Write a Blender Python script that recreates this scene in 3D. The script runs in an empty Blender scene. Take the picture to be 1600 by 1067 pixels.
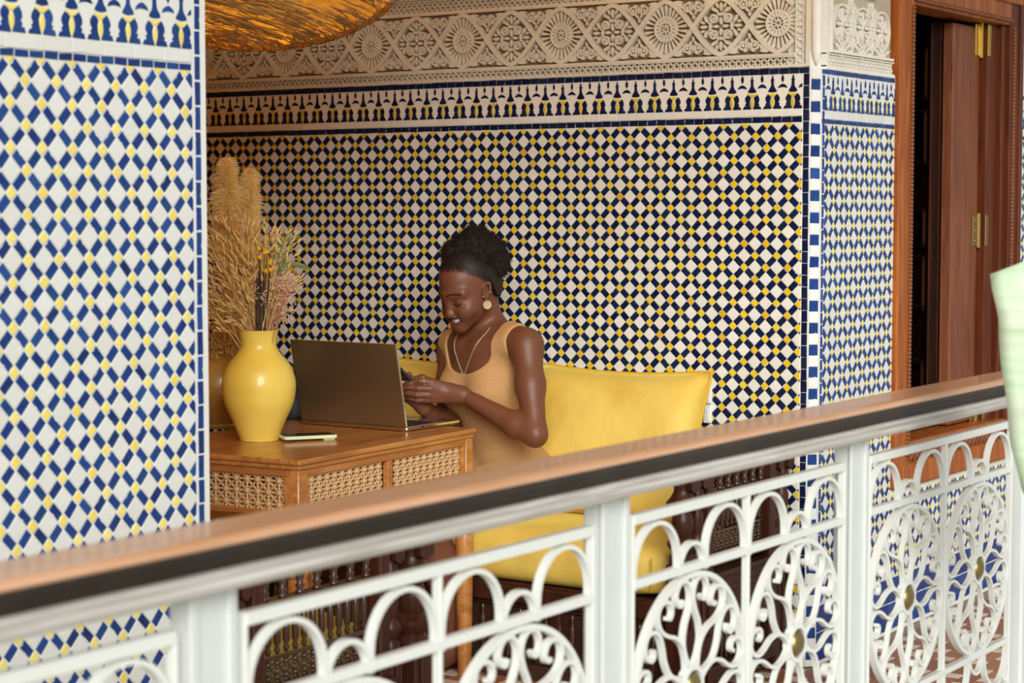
import bpy, math, random
import numpy as np
from math import pi, sin, cos, radians, atan2, sqrt
from mathutils import Matrix, Vector
random.seed(7)
np.random.seed(7)
SC = bpy.context.scene
COL = SC.collection

# ---------------------------------------------------------------- camera, sky, sun, exposure
CAM_H = 1.35
YAW, PITCH = radians(33.9), math.atan(207 / 3111.1)
cam_d = bpy.data.cameras.new('camera')
cam = bpy.data.objects.new('camera', cam_d)
COL.objects.link(cam)
cam.location = (0, 0, CAM_H)
cam.rotation_euler = (pi / 2 - PITCH, 0, YAW - pi / 2)
cam_d.lens, cam_d.sensor_width = 70.0, 36.0
cam_d.clip_start = 0.05
cam_d.dof.use_dof = True
cam_d.dof.focus_distance = 5.3
cam_d.dof.aperture_fstop = 6.5
SC.camera = cam
SC.cycles.diffuse_bounces = 7

world = bpy.data.worlds.new('sky')
SC.world = world
world.use_nodes = True
wn = world.node_tree
bg = wn.nodes['Background']
bg.inputs['Color'].default_value = (0.93, 0.99, 0.98, 1)
bg.inputs['Strength'].default_value = 0.45
sun_d = bpy.data.lights.new('sun', 'SUN')
sun_d.energy, sun_d.angle, sun_d.color = 3.6, radians(32), (1.0, 1.0, 0.96)
sun = bpy.data.objects.new('sun', sun_d)
COL.objects.link(sun)
sun.rotation_euler = Vector((0.67, 0.58, -0.34)).to_track_quat('-Z', 'Y').to_euler()
SC.view_settings.view_transform = 'Standard'
SC.view_settings.look = 'None'
SC.view_settings.gamma = 1.0
SC.view_settings.use_curve_mapping = False
SC.view_settings.exposure = 0.06

RT = Vector((sin(YAW), -cos(YAW), 0))      # horizontal, to the right of the view
FW = Vector((cos(YAW), sin(YAW), 0))       # horizontal, along the view
UP = Vector((0, 0, 1))

# ---------------------------------------------------------------- helpers
MATS = {}
def mat(name, color=(.8, .8, .8), rough=.5, metal=0.0, spec=.5, vary=None, noise=None, bump=None, coat=0, emit=None,
        grain=None, attr=None, sheen=0, sss=0, trans=0, transl=0):
    m = bpy.data.materials.new(name)
    m.use_nodes = True
    nt = m.node_tree
    b = nt.nodes['Principled BSDF']
    L = nt.links.new
    b.inputs['Base Color'].default_value = (*color, 1)
    b.inputs['Roughness'].default_value = rough
    b.inputs['Metallic'].default_value = metal
    b.inputs['Specular IOR Level'].default_value = spec
    if coat:
        b.inputs['Coat Weight'].default_value = coat
        b.inputs['Coat Roughness'].default_value = .08
    if sheen:
        b.inputs['Sheen Weight'].default_value = sheen
        b.inputs['Sheen Roughness'].default_value = .4
        b.inputs['Sheen Tint'].default_value = (*[min(1, c * 2) for c in color], 1)
    if sss:
        b.inputs['Subsurface Weight'].default_value = sss
        b.inputs['Subsurface Radius'].default_value = (.02, .008, .004)
        b.inputs['Subsurface Scale'].default_value = .2
    if trans:
        b.inputs['Transmission Weight'].default_value = trans
    src = None
    tc = nt.nodes.new('ShaderNodeTexCoord')
    def n(t, **k):
        x = nt.nodes.new(t)
        for a, v in k.items():
            setattr(x, a, v)
        return x
    if vary:                                   # one colour per piece out of a list
        oi, ge = n('ShaderNodeObjectInfo'), n('ShaderNodeNewGeometry')
        ad = n('ShaderNodeMath', operation='ADD'); fr = n('ShaderNodeMath', operation='FRACT')
        L(oi.outputs['Random'], ad.inputs[0]); L(ge.outputs['Random Per Island'], ad.inputs[1]); L(ad.outputs[0], fr.inputs[0])
        cr = n('ShaderNodeValToRGB'); cr.color_ramp.interpolation = 'LINEAR'
        els = cr.color_ramp.elements
        while len(els) < len(vary): els.new(.5)
        for i, c in enumerate(vary):
            els[i].position = i / (len(vary) - 1); els[i].color = (*c, 1)
        L(fr.outputs[0], cr.inputs[0]); src = cr.outputs[0]
    if attr:
        at = n('ShaderNodeVertexColor', layer_name=attr); src = at.outputs['Color']
    if grain:                                  # wood: (dark colour, scale vector, strength)
        mp = n('ShaderNodeMapping'); mp.inputs['Scale'].default_value = grain[1]
        L(tc.outputs['Object'], mp.inputs[0])
        nz = n('ShaderNodeTexNoise'); nz.inputs['Scale'].default_value = 1; nz.inputs['Detail'].default_value = 6
        nz.inputs['Distortion'].default_value = 1.2
        L(mp.outputs[0], nz.inputs[0])
        cr = n('ShaderNodeValToRGB'); cr.color_ramp.elements[0].position = .35; cr.color_ramp.elements[1].position = .65
        cr.color_ramp.elements[0].color = (*grain[0], 1); cr.color_ramp.elements[1].color = (*color, 1)
        L(nz.outputs[0], cr.inputs[0]); src = cr.outputs[0]
    if noise:                                  # (second colour, scale, amount)
        nz = n('ShaderNodeTexNoise'); nz.inputs['Scale'].default_value = noise[1]; nz.inputs['Detail'].default_value = 4
        L(tc.outputs['Object'], nz.inputs[0])
        mr = n('ShaderNodeMapRange'); mr.inputs[1].default_value = .4; mr.inputs[2].default_value = .7
        mr.inputs[4].default_value = noise[2]
        L(nz.outputs[0], mr.inputs[0])
        mx = n('ShaderNodeMix', data_type='RGBA')
        L(mr.outputs[0], mx.inputs[0])
        if src: L(src, mx.inputs[6])
        else: mx.inputs[6].default_value = (*color, 1)
        mx.inputs[7].default_value = (*noise[0], 1)
        src = mx.outputs[2]
    if src: L(src, b.inputs['Base Color'])
    if bump:                                   # (scale, strength, distance)
        nz = n('ShaderNodeTexNoise'); nz.inputs['Scale'].default_value = bump[0]; nz.inputs['Detail'].default_value = 3
        L(tc.outputs['Object'], nz.inputs[0])
        bp = n('ShaderNodeBump'); bp.inputs['Strength'].default_value = bump[1]; bp.inputs['Distance'].default_value = bump[2]
        L(nz.outputs[0], bp.inputs['Height']); L(bp.outputs[0], b.inputs['Normal'])
    if emit:
        b.inputs['Emission Color'].default_value = (*emit[0], 1); b.inputs['Emission Strength'].default_value = emit[1]
    if transl:                                 # thin dry matter lets light through
        tb = nt.nodes.new('ShaderNodeBsdfTranslucent'); ms = nt.nodes.new('ShaderNodeMixShader'); ms.inputs[0].default_value = transl
        if src: L(src, tb.inputs['Color'])
        else: tb.inputs['Color'].default_value = (*color, 1)
        L(b.outputs[0], ms.inputs[1]); L(tb.outputs[0], ms.inputs[2]); L(ms.outputs[0], nt.nodes['Material Output'].inputs['Surface'])
    MATS[name] = m
    return m

class MB:
    def __init__(s): s.v, s.f = [], []
    def add(s, verts, faces):
        o = len(s.v); s.v += [tuple(p) for p in verts]; s.f += [tuple(i + o for i in f) for f in faces]; return s
    def box(s, x0, x1, y0, y1, z0, z1, b=0.0, M=None):
        c = Vector(((x0 + x1) / 2, (y0 + y1) / 2, (z0 + z1) / 2)); h = (abs(x1 - x0) / 2, abs(y1 - y0) / 2, abs(z1 - z0) / 2)
        b = min(b, min(h) * .9)
        vs, idx = [], {}
        for sx in (-1, 1):
            for sy in (-1, 1):
                for sz in (-1, 1):
                    sg = (sx, sy, sz)
                    for a in range(3):
                        if b == 0 and a: idx[sg, a] = idx[sg, 0]; continue
                        p = [sg[i] * (h[i] - (0 if i == a else b)) for i in range(3)]
                        idx[sg, a] = len(vs); vs.append(c + Vector(p))
        fs = []
        def q(l):
            u = []
            for i in l:
                if i not in u: u.append(i)
            if len(u) > 2:
                p = [vs[i] for i in u]
                nn = (p[1] - p[0]).cross(p[2] - p[0])
                if nn.dot(sum(p, Vector()) / len(p) - c) < 0: u.reverse()
                fs.append(u)
        for a in range(3):
            o = [i for i in range(3) if i != a]
            for sa in (-1, 1):
                l = []
                for s1, s2 in ((-1, -1), (1, -1), (1, 1), (-1, 1)):
                    sg = [0, 0, 0]; sg[a] = sa; sg[o[0]] = s1; sg[o[1]] = s2
                    l.append(idx[tuple(sg), a])
                q(l)
            if b:
                for s1 in (-1, 1):
                    for s2 in (-1, 1):
                        A, B = [0] * 3, [0] * 3
                        A[a] = -1; B[a] = 1
                        for X in (A, B): X[o[0]] = s1; X[o[1]] = s2
                        q([idx[tuple(A), o[0]], idx[tuple(A), o[1]], idx[tuple(B), o[1]], idx[tuple(B), o[0]]])
        if b:
            for sx in (-1, 1):
                for sy in (-1, 1):
                    for sz in (-1, 1): q([idx[(sx, sy, sz), 0], idx[(sx, sy, sz), 1], idx[(sx, sy, sz), 2]])
        if M: vs = [M @ v for v in vs]
        return s.add(vs, fs)
    def prism(s, pts, z0, z1, M=None, bev=0):
        """polygon (counter-clockwise) lifted from z0 to z1, top edge bevelled by bev"""
        n = len(pts)
        area = sum(pts[i][0] * pts[(i + 1) % n][1] - pts[(i + 1) % n][0] * pts[i][1] for i in range(n))
        if area < 0: pts = list(reversed(pts))
        rings = [[(x, y, z0) for x, y in pts]]
        if bev:
            ins = inset(pts, bev)
            rings += [[(x, y, z1 - bev * .7) for x, y in pts], [(x, y, z1) for x, y in ins]]
        else: rings.append([(x, y, z1) for x, y in pts])
        vs = [Vector(p) for r in rings for p in r]
        fs = []
        for k in range(len(rings) - 1):
            for i in range(n):
                j = (i + 1) % n
                fs.append((k * n + i, k * n + j, (k + 1) * n + j, (k + 1) * n + i))
        fs.append(tuple((len(rings) - 1) * n + i for i in range(n)))
        if M: vs = [M @ v for v in vs]
        return s.add(vs, fs)
    def strip(s, path, t, z0, z1, closed=False, M=None, taper=None):
        """flat bar: 2-D path thickened by t in its plane, from z0 to z1"""
        n = len(path); P = [Vector((p[0], p[1])) for p in path]
        vs = []
        for i in range(n):
            a = P[i - 1] if (i or closed) else P[i]; b = P[(i + 1) % n] if (i < n - 1 or closed) else P[i]
            d = (b - a); d = d.normalized() if d.length > 1e-9 else Vector((1, 0))
            w = t / 2 * (taper[i] if taper else 1)
            nn = Vector((-d.y, d.x)) * w
            for q, z in ((P[i] + nn, z0), (P[i] - nn, z0), (P[i] - nn, z1), (P[i] + nn, z1)): vs.append(Vector((q.x, q.y, z)))
        fs = []
        for i in range(n if closed else n - 1):
            j = (i + 1) % n
            for k in range(4):
                l = (k + 1) % 4
                fs.append((i * 4 + k, i * 4 + l, j * 4 + l, j * 4 + k))
        if not closed: fs += [(3, 2, 1, 0), tuple((n - 1) * 4 + k for k in range(4))]
        if M: vs = [M @ v for v in vs]
        return s.add(vs, fs)
    def tube(s, path, r, n=8, cap=True, closed=False):
        P = [Vector(p) for p in path]; m = len(P)
        R = r if hasattr(r, '__len__') else [r] * m
        ref = None; vs = []
        for i in range(m):
            a = P[i - 1] if (i or closed) else P[i]; b = P[(i + 1) % m] if (i < m - 1 or closed) else P[i]
            d = (b - a).normalized()
            if ref is None: ref = d.orthogonal().normalized()
            ref = (ref - d * ref.dot(d)); ref = ref.normalized() if ref.length > 1e-6 else d.orthogonal().normalized()
            o = d.cross(ref)
            for k in range(n):
                an = 2 * pi * k / n
                vs.append(P[i] + (ref * cos(an) + o * sin(an)) * R[i])
        fs = []
        for i in range(m if closed else m - 1):
            j = (i + 1) % m
            for k in range(n):
                l = (k + 1) % n
                fs.append((i * n + k, i * n + l, j * n + l, j * n + k))
        if cap and not closed: fs += [tuple(reversed(range(n))), tuple((m - 1) * n + k for k in range(n))]
        return s.add(vs, fs)
    def lathe(s, prof, n=16, M=None, cap=True):
        m = len(prof); vs = []
        for r, z in prof:
            for k in range(n):
                a = 2 * pi * k / n
                vs.append(Vector((max(r, 1e-4) * cos(a), max(r, 1e-4) * sin(a), z)))
        fs = []
        for i in range(m - 1):
            for k in range(n):
                l = (k + 1) % n
                fs.append((i * n + k, i * n + l, (i + 1) * n + l, (i + 1) * n + k))
        if cap: fs += [tuple(reversed(range(n))), tuple((m - 1) * n + k for k in range(n))]
        if M: vs = [M @ v for v in vs]
        return s.add(vs, fs)
    def ball(s, c, r, n=8, m=5, sc=(1, 1, 1)):
        prof = [(sin(pi * i / m) * r, -cos(pi * i / m) * r) for i in range(m + 1)]
        return s.lathe(prof, n, Matrix.Translation(c) @ Matrix.Diagonal((*sc, 1)), cap=False)
    def mesh(s, name, m, smooth=False, angle=None):
        me = bpy.data.meshes.new(name)
        me.from_pydata(s.v, [], s.f); me.materials.append(MATS[m] if isinstance(m, str) else m)
        if smooth:
            me.polygons.foreach_set('use_smooth', [True] * len(me.polygons))
            if angle: me.set_sharp_from_angle(angle=radians(angle))
        me.update(); return me
    def obj(s, name, m, parent=None, smooth=False, angle=None, M=None):
        return put(name, s.mesh(name, m, smooth, angle), parent, M)

def put(name, me, parent=None, M=None, **props):
    o = bpy.data.objects.new(name, me); COL.objects.link(o)
    if parent: o.parent = parent
    if M is not None: o.matrix_basis = M
    for k, v in props.items(): o[k] = v
    return o
def tag(o, label, cat, group=None, kind=None):
    o['label'] = label; o['category'] = cat
    if group: o['group'] = group
    if kind: o['kind'] = kind
    return o
def thing(name, label, cat, loc=(0, 0, 0), rz=0, group=None):
    o = put(name, None, None, Matrix.Translation(loc) @ Matrix.Rotation(rz, 4, 'Z'))
    o.empty_display_size = .1
    return tag(o, label, cat, group)
def struct(name, mb, m, parent=None, smooth=False, angle=None):
    o = mb.obj(name, m, parent, smooth, angle)
    o['kind'] = 'structure'
    return o
def inset(pts, b):
    n = len(pts); out = []
    for i in range(n):
        p0, p, p1 = Vector(pts[i - 1]), Vector(pts[i]), Vector(pts[(i + 1) % n])
        d0, d1 = (p - p0), (p1 - p)
        if d0.length < 1e-9 or d1.length < 1e-9: out.append(tuple(p)); continue
        d0.normalize(); d1.normalize()
        n0, n1 = Vector((-d0.y, d0.x)), Vector((-d1.y, d1.x))
        k = 1 + n0.dot(n1)
        q = p + (n0 + n1) * (b / max(k, .35))
        out.append((q.x, q.y))
    return out
def spline(pts, k=5, closed=False):
    P = [Vector(p) for p in pts]; n = len(P); out = []
    for i in range(n if closed else n - 1):
        if closed: p0, p1, p2, p3 = P[i - 1], P[i], P[(i + 1) % n], P[(i + 2) % n]
        else: p0, p1, p2, p3 = P[max(i - 1, 0)], P[i], P[i + 1], P[min(i + 2, n - 1)]
        for j in range(k):
            t = j / k
            out.append(tuple(.5 * ((2 * p1) + (p2 - p0) * t + (2 * p0 - 5 * p1 + 4 * p2 - p3) * t * t + (3 * p1 - p0 - 3 * p2 + p3) * t ** 3)))
    if not closed: out.append(tuple(P[-1]))
    return out
def arc(cx, cy, r, a0, a1, n=12, ry=None):
    return [(cx + r * cos(radians(a0 + (a1 - a0) * i / n)), cy + (ry or r) * sin(radians(a0 + (a1 - a0) * i / n))) for i in range(n + 1)]
def frame(o, U, V, N):
    M = Matrix.Identity(4)
    for i, a in enumerate((U, V, N)):
        for j in range(3): M[j][i] = a[j]
    for j in range(3): M[j][3] = o[j]
    return M
def clip(poly, u0, u1, v0, v1):
    def cut(P, ins, inter):
        out = []
        for i in range(len(P)):
            a, b = P[i - 1], P[i]
            if ins(b):
                if not ins(a): out.append(inter(a, b))
                out.append(b)
            elif ins(a): out.append(inter(a, b))
        return out
    for ax, val, sg in ((0, u0, 1), (0, u1, -1), (1, v0, 1), (1, v1, -1)):
        if not poly: break
        def ins(p): return sg * (p[ax] - val) >= -1e-7
        def inter(a, b):
            t = (val - a[ax]) / (b[ax] - a[ax]); return (a[0] + (b[0] - a[0]) * t, a[1] + (b[1] - a[1]) * t)
        poly = cut(poly, ins, inter)
    return poly
def parea(p): return abs(sum(p[i - 1][0] * p[i][1] - p[i][0] * p[i - 1][1] for i in range(len(p)))) / 2
VIEW = cam.matrix_basis.copy() if False else (Matrix.Translation((0, 0, CAM_H)) @ cam.rotation_euler.to_matrix().to_4x4())
VINV = VIEW.inverted()
def in_view(p, pad=.02):
    q = VINV @ Vector(p)
    if q.z > -.1: return 0
    x, y = q.x / -q.z, q.y / -q.z
    if abs(x) < 800 / 3111 + pad and abs(y) < 533 / 3111 + pad: return 1 / -q.z
    return 0

# ---------------------------------------------------------------- materials
NAVY = [(.004, .007, .034), (.006, .011, .052), (.005, .008, .040), (.007, .018, .068), (.005, .009, .046), (.008, .022, .045), (.004, .006, .030)]
COBALT = [(.006, .022, .13), (.010, .040, .19), (.007, .026, .16), (.018, .070, .26), (.008, .030, .16), (.010, .050, .18), (.006, .016, .09)]
mat('navy_glaze', rough=.2, spec=.3, vary=NAVY, noise=((.015, .03, .10), 60, .35), bump=(70, .25, .002))
mat('cobalt_glaze', rough=.2, spec=.3, vary=COBALT, noise=((.02, .07, .26), 60, .4), bump=(70, .25, .002))
mat('yellow_glaze', rough=.2, spec=.35, vary=[(.78, .55, .012), (.82, .60, .02), (.76, .50, .010), (.84, .63, .03), (.72, .40, .008)], bump=(70, .2, .002))
mat('pale_yellow_glaze', rough=.18, vary=[(.82, .68, .15), (.84, .71, .20), (.80, .62, .12), (.86, .74, .24)], bump=(70, .2, .002))
mat('cream_glaze', rough=.22, vary=[(.79, .79, .71), (.82, .82, .74), (.76, .75, .66), (.79, .77, .68), (.75, .77, .68), (.83, .84, .77)], noise=((.75, .72, .61), 40, .4), bump=(60, .2, .002))
mat('white_glaze', rough=.16, vary=[(.70, .70, .66), (.72, .73, .69), (.69, .68, .64), (.73, .74, .71)], noise=((.64, .63, .58), 40, .3), bump=(60, .2, .002))
mat('grout_warm', (.82, .80, .71), .8, bump=(200, .3, .001))
mat('grout_white', (.72, .72, .68), .8, bump=(200, .3, .001))
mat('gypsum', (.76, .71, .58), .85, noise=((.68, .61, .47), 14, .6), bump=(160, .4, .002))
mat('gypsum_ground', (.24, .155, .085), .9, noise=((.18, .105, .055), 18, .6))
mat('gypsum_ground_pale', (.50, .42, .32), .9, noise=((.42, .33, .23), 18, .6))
mat('gypsum_white', (.80, .76, .68), .85, noise=((.70, .62, .50), 14, .5), bump=(160, .4, .002))
mat('plaster', (.68, .42, .10), .85, noise=((.60, .35, .07), 5, .5), bump=(60, .2, .003))
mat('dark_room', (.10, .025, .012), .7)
mat('iron_white', (.74, .755, .72), .35, noise=((.70, .70, .64), 30, .35), bump=(120, .15, .001))
mat('brass', (.42, .31, .13), .38, 1.0, noise=((.20, .15, .08), 40, .6), bump=(90, .2, .002))
mat('wood_rail', (.74, .41, .25), .30, grain=((.62, .32, .17), (3, 40, 40), 1), coat=.4)
mat('wood_rail_bead', (.60, .575, .54), .4, grain=((.40, .36, .32), (3, 60, 60), 1))
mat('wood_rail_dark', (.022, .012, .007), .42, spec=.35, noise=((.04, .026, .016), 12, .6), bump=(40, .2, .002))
mat('wood_table', (.56, .24, .065), .33, grain=((.36, .125, .030), (3, 30, 30), 1), coat=.35)
mat('wood_apron', (.54, .22, .06), .42, grain=((.38, .13, .032), (5, 40, 40), 1))
mat('wood_bead', (.66, .43, .22), .42, grain=((.48, .26, .11), (30, 30, 30), 1))
mat('wood_dark', (.062, .019, .009), .38, spec=.3, grain=((.034, .010, .006), (40, 40, 4), 1))
mat('wood_spindle', (.050, .022, .013), .28, coat=.35)
mat('wood_window', (.40, .115, .018), .45, spec=.25, grain=((.24, .058, .010), (40, 40, 3), 1))
mat('wood_window_shaded', (.12, .028, .007), .45, spec=.25, grain=((.07, .014, .004), (40, 40, 3), 1))  # same wood as wood_window, its shade on the right jambs put into the colour
mat('wood_stile', (.21, .068, .028), .5, spec=.3, grain=((.13, .036, .014), (40, 40, 3), 1))
mat('post_white', (.64, .665, .645), .4, noise=((.58, .60, .57), 20, .4))
mat('wood_window_carved', (.20, .06, .018), .6, noise=((.10, .035, .015), 60, .6))
mat('wood_shutter', (.050, .014, .006), .75, spec=.1, grain=((.026, .008, .004), (40, 40, 3), 1))
mat('velvet_yellow', (.75, .54, .11), .75, noise=((.66, .43, .055), 7, .8), bump=(11, .35, .02), sheen=.5)
mat('velvet_piping', (.66, .38, .02), .7)
mat('vase_yellow', (.92, .68, .12), .40, noise=((.84, .54, .06), 9, .7), bump=(25, .12, .004), coat=.3)
mat('vase_ochre', (.40, .21, .035), .34, noise=((.26, .12, .02), 12, .7), bump=(60, .25, .003), coat=.2)
mat('straw', (.95, .74, .30), .7, transl=.45, noise=((.80, .56, .18), 30, .6))
mat('straw_pale', (.97, .83, .45), .75, transl=.5, noise=((.90, .68, .28), 25, .6))
mat('straw_gold', (.86, .64, .26), .7, transl=.4, noise=((.70, .46, .14), 30, .6))
mat('flower_pink', (.95, .74, .58), .8, transl=.4, noise=((.75, .45, .33), 60, .7))
mat('flower_yellow', (.76, .42, .02), .7)
mat('stem_pink', (.45, .20, .12), .7)
mat('stem_black', (.03, .022, .012), .6)
mat('leaf_green', (.15, .20, .065), .5, noise=((.26, .28, .11), 18, .6))
mat('wicker', (.58, .38, .12), .6, transl=.3, vary=[(.58, .33, .09), (.70, .45, .16), (.46, .22, .05), (.66, .40, .12), (.36, .16, .035)])
mat('wicker_back', (.44, .26, .08), .7, transl=.3, noise=((.25, .11, .03), 30, .6))
mat('laptop_grey', (.34, .31, .20), .30, 0.9)
mat('laptop_edge', (.72, .70, .67), .25, 1.0)
mat('black_plastic', (.012, .012, .013), .4)
mat('glass_black', (.010, .010, .012), .06)
mat('phone_case', (.72, .78, .46), .4)
mat('phone_dark', (.05, .05, .055), .25, .6)
mat('bag_leather', (.018, .026, .028), .38, bump=(120, .2, .002))
mat('socket_white', (.82, .80, .76), .3)
mat('hinge_brass', (.70, .45, .08), .3, 1.0)
mat('hinge_dull', (.40, .26, .10), .4, 1.0)
mat('blind_leaf', (.70, .80, .62), .4, grain=((.52, .68, .46), (2, 2, 30), 1), sss=.2)
mat('floor_brick', (.36, .15, .07), .45, vary=[(.38, .15, .065), (.44, .19, .09), (.30, .11, .05), (.42, .20, .11)], bump=(80, .3, .002))
mat('floor_white', (.70, .64, .54), .4, vary=[(.70, .64, .54), (.62, .55, .45), (.74, .69, .60)])
mat('floor_grout', (.34, .25, .18), .85)
mat('stone_ground', (.60, .54, .45), .9)
mat('skin', (.13, .05, .03), .47, spec=.42, attr='tone', bump=(420, .08, .001), sss=.06)
mat('hair', (.018, .011, .008), .8, spec=.2)
mat('hair_cap', (.018, .012, .009), .6, spec=.3, noise=((.03, .02, .016), 160, .5), bump=(300, .6, .002))
mat('hair_strand', (.020, .014, .011), .5, spec=.35)
mat('dress_knit', (.52, .29, .115), .85, noise=((.44, .23, .08), 160, .5), bump=(480, .5, .002), sheen=.25)
mat('teeth', (.85, .83, .78), .25)
mat('gold', (.92, .74, .40), .38, .8)
mat('nail', (.72, .55, .46), .25)
mat('chain_gold', (.90, .80, .62), .35, .6)
mat('silver', (.75, .73, .70), .2, 1.0)
mat('eye_dark', (.012, .008, .007), .3)

# ---------------------------------------------------------------- the setting
X0, Y0 = 5.304, 2.521          # niche wall plane, gallery wall plane
CH = .022                      # corner chamfer: the wall round the window stands this much further forward
Y1 = Y0 - CH
TOPZ = 2.75
GD = .019                       # depth of the carved gypsum
b = MB().box(X0, X0 + .12, Y0, 6.2, 0, 1.7625).box(X0 + GD, X0 + .12, Y0, 6.2, 1.7625, TOPZ)
wall_back = struct('wall_back', b, 'grout_warm')
b = MB().box(1.35, 2.742, Y0, Y0 + .30, 0, TOPZ)
wall_left = struct('wall_left', b, 'grout_white')
WX0, WX1, WZ0, WZ1 = 5.866, 6.955, .460, 2.09      # window frame outside
wall_right = struct('wall_right', MB().box(X0 + CH, WX0, Y1, Y1 + .12, 0, 1.757).box(X0 + CH, WX0, Y1 + GD, Y1 + .12, 1.757, TOPZ).box(WX0, WX1, Y1, Y1 + .12, 0, WZ0)
                    .box(WX0, WX1, Y1, Y1 + .12, WZ1, TOPZ).box(WX1, 8.2, Y1, Y1 + .12, 0, TOPZ), 'grout_white')
struct('wall_far', MB().box(2.6, X0 + .12, 6.2, 6.3, 0, TOPZ), 'plaster')
struct('wall_inner', MB().box(2.55, 2.65, Y0 + .30, 6.3, 0, TOPZ), 'plaster')
mat('cedar', (.64, .40, .12), .5, grain=((.50, .30, .08), (30, 4, 30), 1))
struct('ceiling', MB().box(1.3, 8.3, 1.35, 6.3, TOPZ, TOPZ + .12), 'cedar')
floor = struct('floor', MB().box(-1.0, 8.4, 1.36, 6.4, -.2, -.004), 'floor_grout')
struct('ground', MB().box(-25, 30, -25, 30, -4.2, -4.0), 'stone_ground')
# room behind the window
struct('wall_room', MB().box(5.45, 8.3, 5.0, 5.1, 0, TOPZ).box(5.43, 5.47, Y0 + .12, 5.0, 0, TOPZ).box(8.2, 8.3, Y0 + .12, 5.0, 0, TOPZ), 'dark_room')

# ---- zellige
M_BACK = frame((X0, 0, 0), (0, -1, 0), (0, 0, 1), (-1, 0, 0))      # u = -Y
M_FRONT = frame((0, Y0, 0), (1, 0, 0), (0, 0, 1), (0, -1, 0))      # u = X
M_RIGHT = frame((0, Y1, 0), (1, 0, 0), (0, 0, 1), (0, -1, 0))
TH = .0022
def tile_mesh(name, poly, m, h=TH, chip=0, jit=.0004):
    P = []
    n = len(poly)
    for i in range(n):
        a, c = poly[i], poly[(i + 1) % n]
        P.append((a[0] + random.uniform(-jit, jit), a[1] + random.uniform(-jit, jit)))
        L = math.dist(a, c)
        if chip and random.random() < chip and L > .012:
            t = random.uniform(.25, .75); d = random.uniform(.0008, .0028)
            nx, ny = -(c[1] - a[1]) / L, (c[0] - a[0]) / L
            for dt, k in ((-.12, .2), (0, 1), (.12, .3)):
                tt = t + dt; P.append((a[0] + (c[0] - a[0]) * tt + nx * d * k, a[1] + (c[1] - a[1]) * tt + ny * d * k))
    return MB().prism(P, 0, h, bev=.0006).mesh(name, m)
def ccw(p):
    a = sum(p[i - 1][0] * p[i][1] - p[i][0] * p[i - 1][1] for i in range(len(p)))
    return p if a > 0 else list(reversed(p))
def spread(wall, MW, name, items, m, budget=300):
    """items: (mesh, u, v, rot). The nearest in view become parts, the rest one joined part."""
    sc = []
    for it in items:
        w = MW @ Vector((it[1], it[2], 0)); sc.append((in_view(w), it))
    sc.sort(key=lambda t: -t[0])
    for k, (_, (me, u, v, r)) in enumerate(sc[:budget]):
        tilt = Matrix.Rotation(random.gauss(0, .006), 4, 'X') @ Matrix.Rotation(random.gauss(0, .006), 4, 'Y')
        put(name, me, wall, MW @ Matrix.Translation((u, v, random.uniform(-.0002, .0003))) @ Matrix.Rotation(r, 4, 'Z') @ tilt)
    rest = sc[budget:]
    if rest:
        mb = MB()
        for _, (me, u, v, r) in rest:
            T = MW @ Matrix.Translation((u, v, random.uniform(-.0002, .0003))) @ Matrix.Rotation(r, 4, 'Z')
            mb.add([T @ x.co for x in me.vertices], [tuple(p.vertices) for p in me.polygons])
        o = mb.obj(name + 's', m, wall); o['kind'] = 'stuff'
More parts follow.
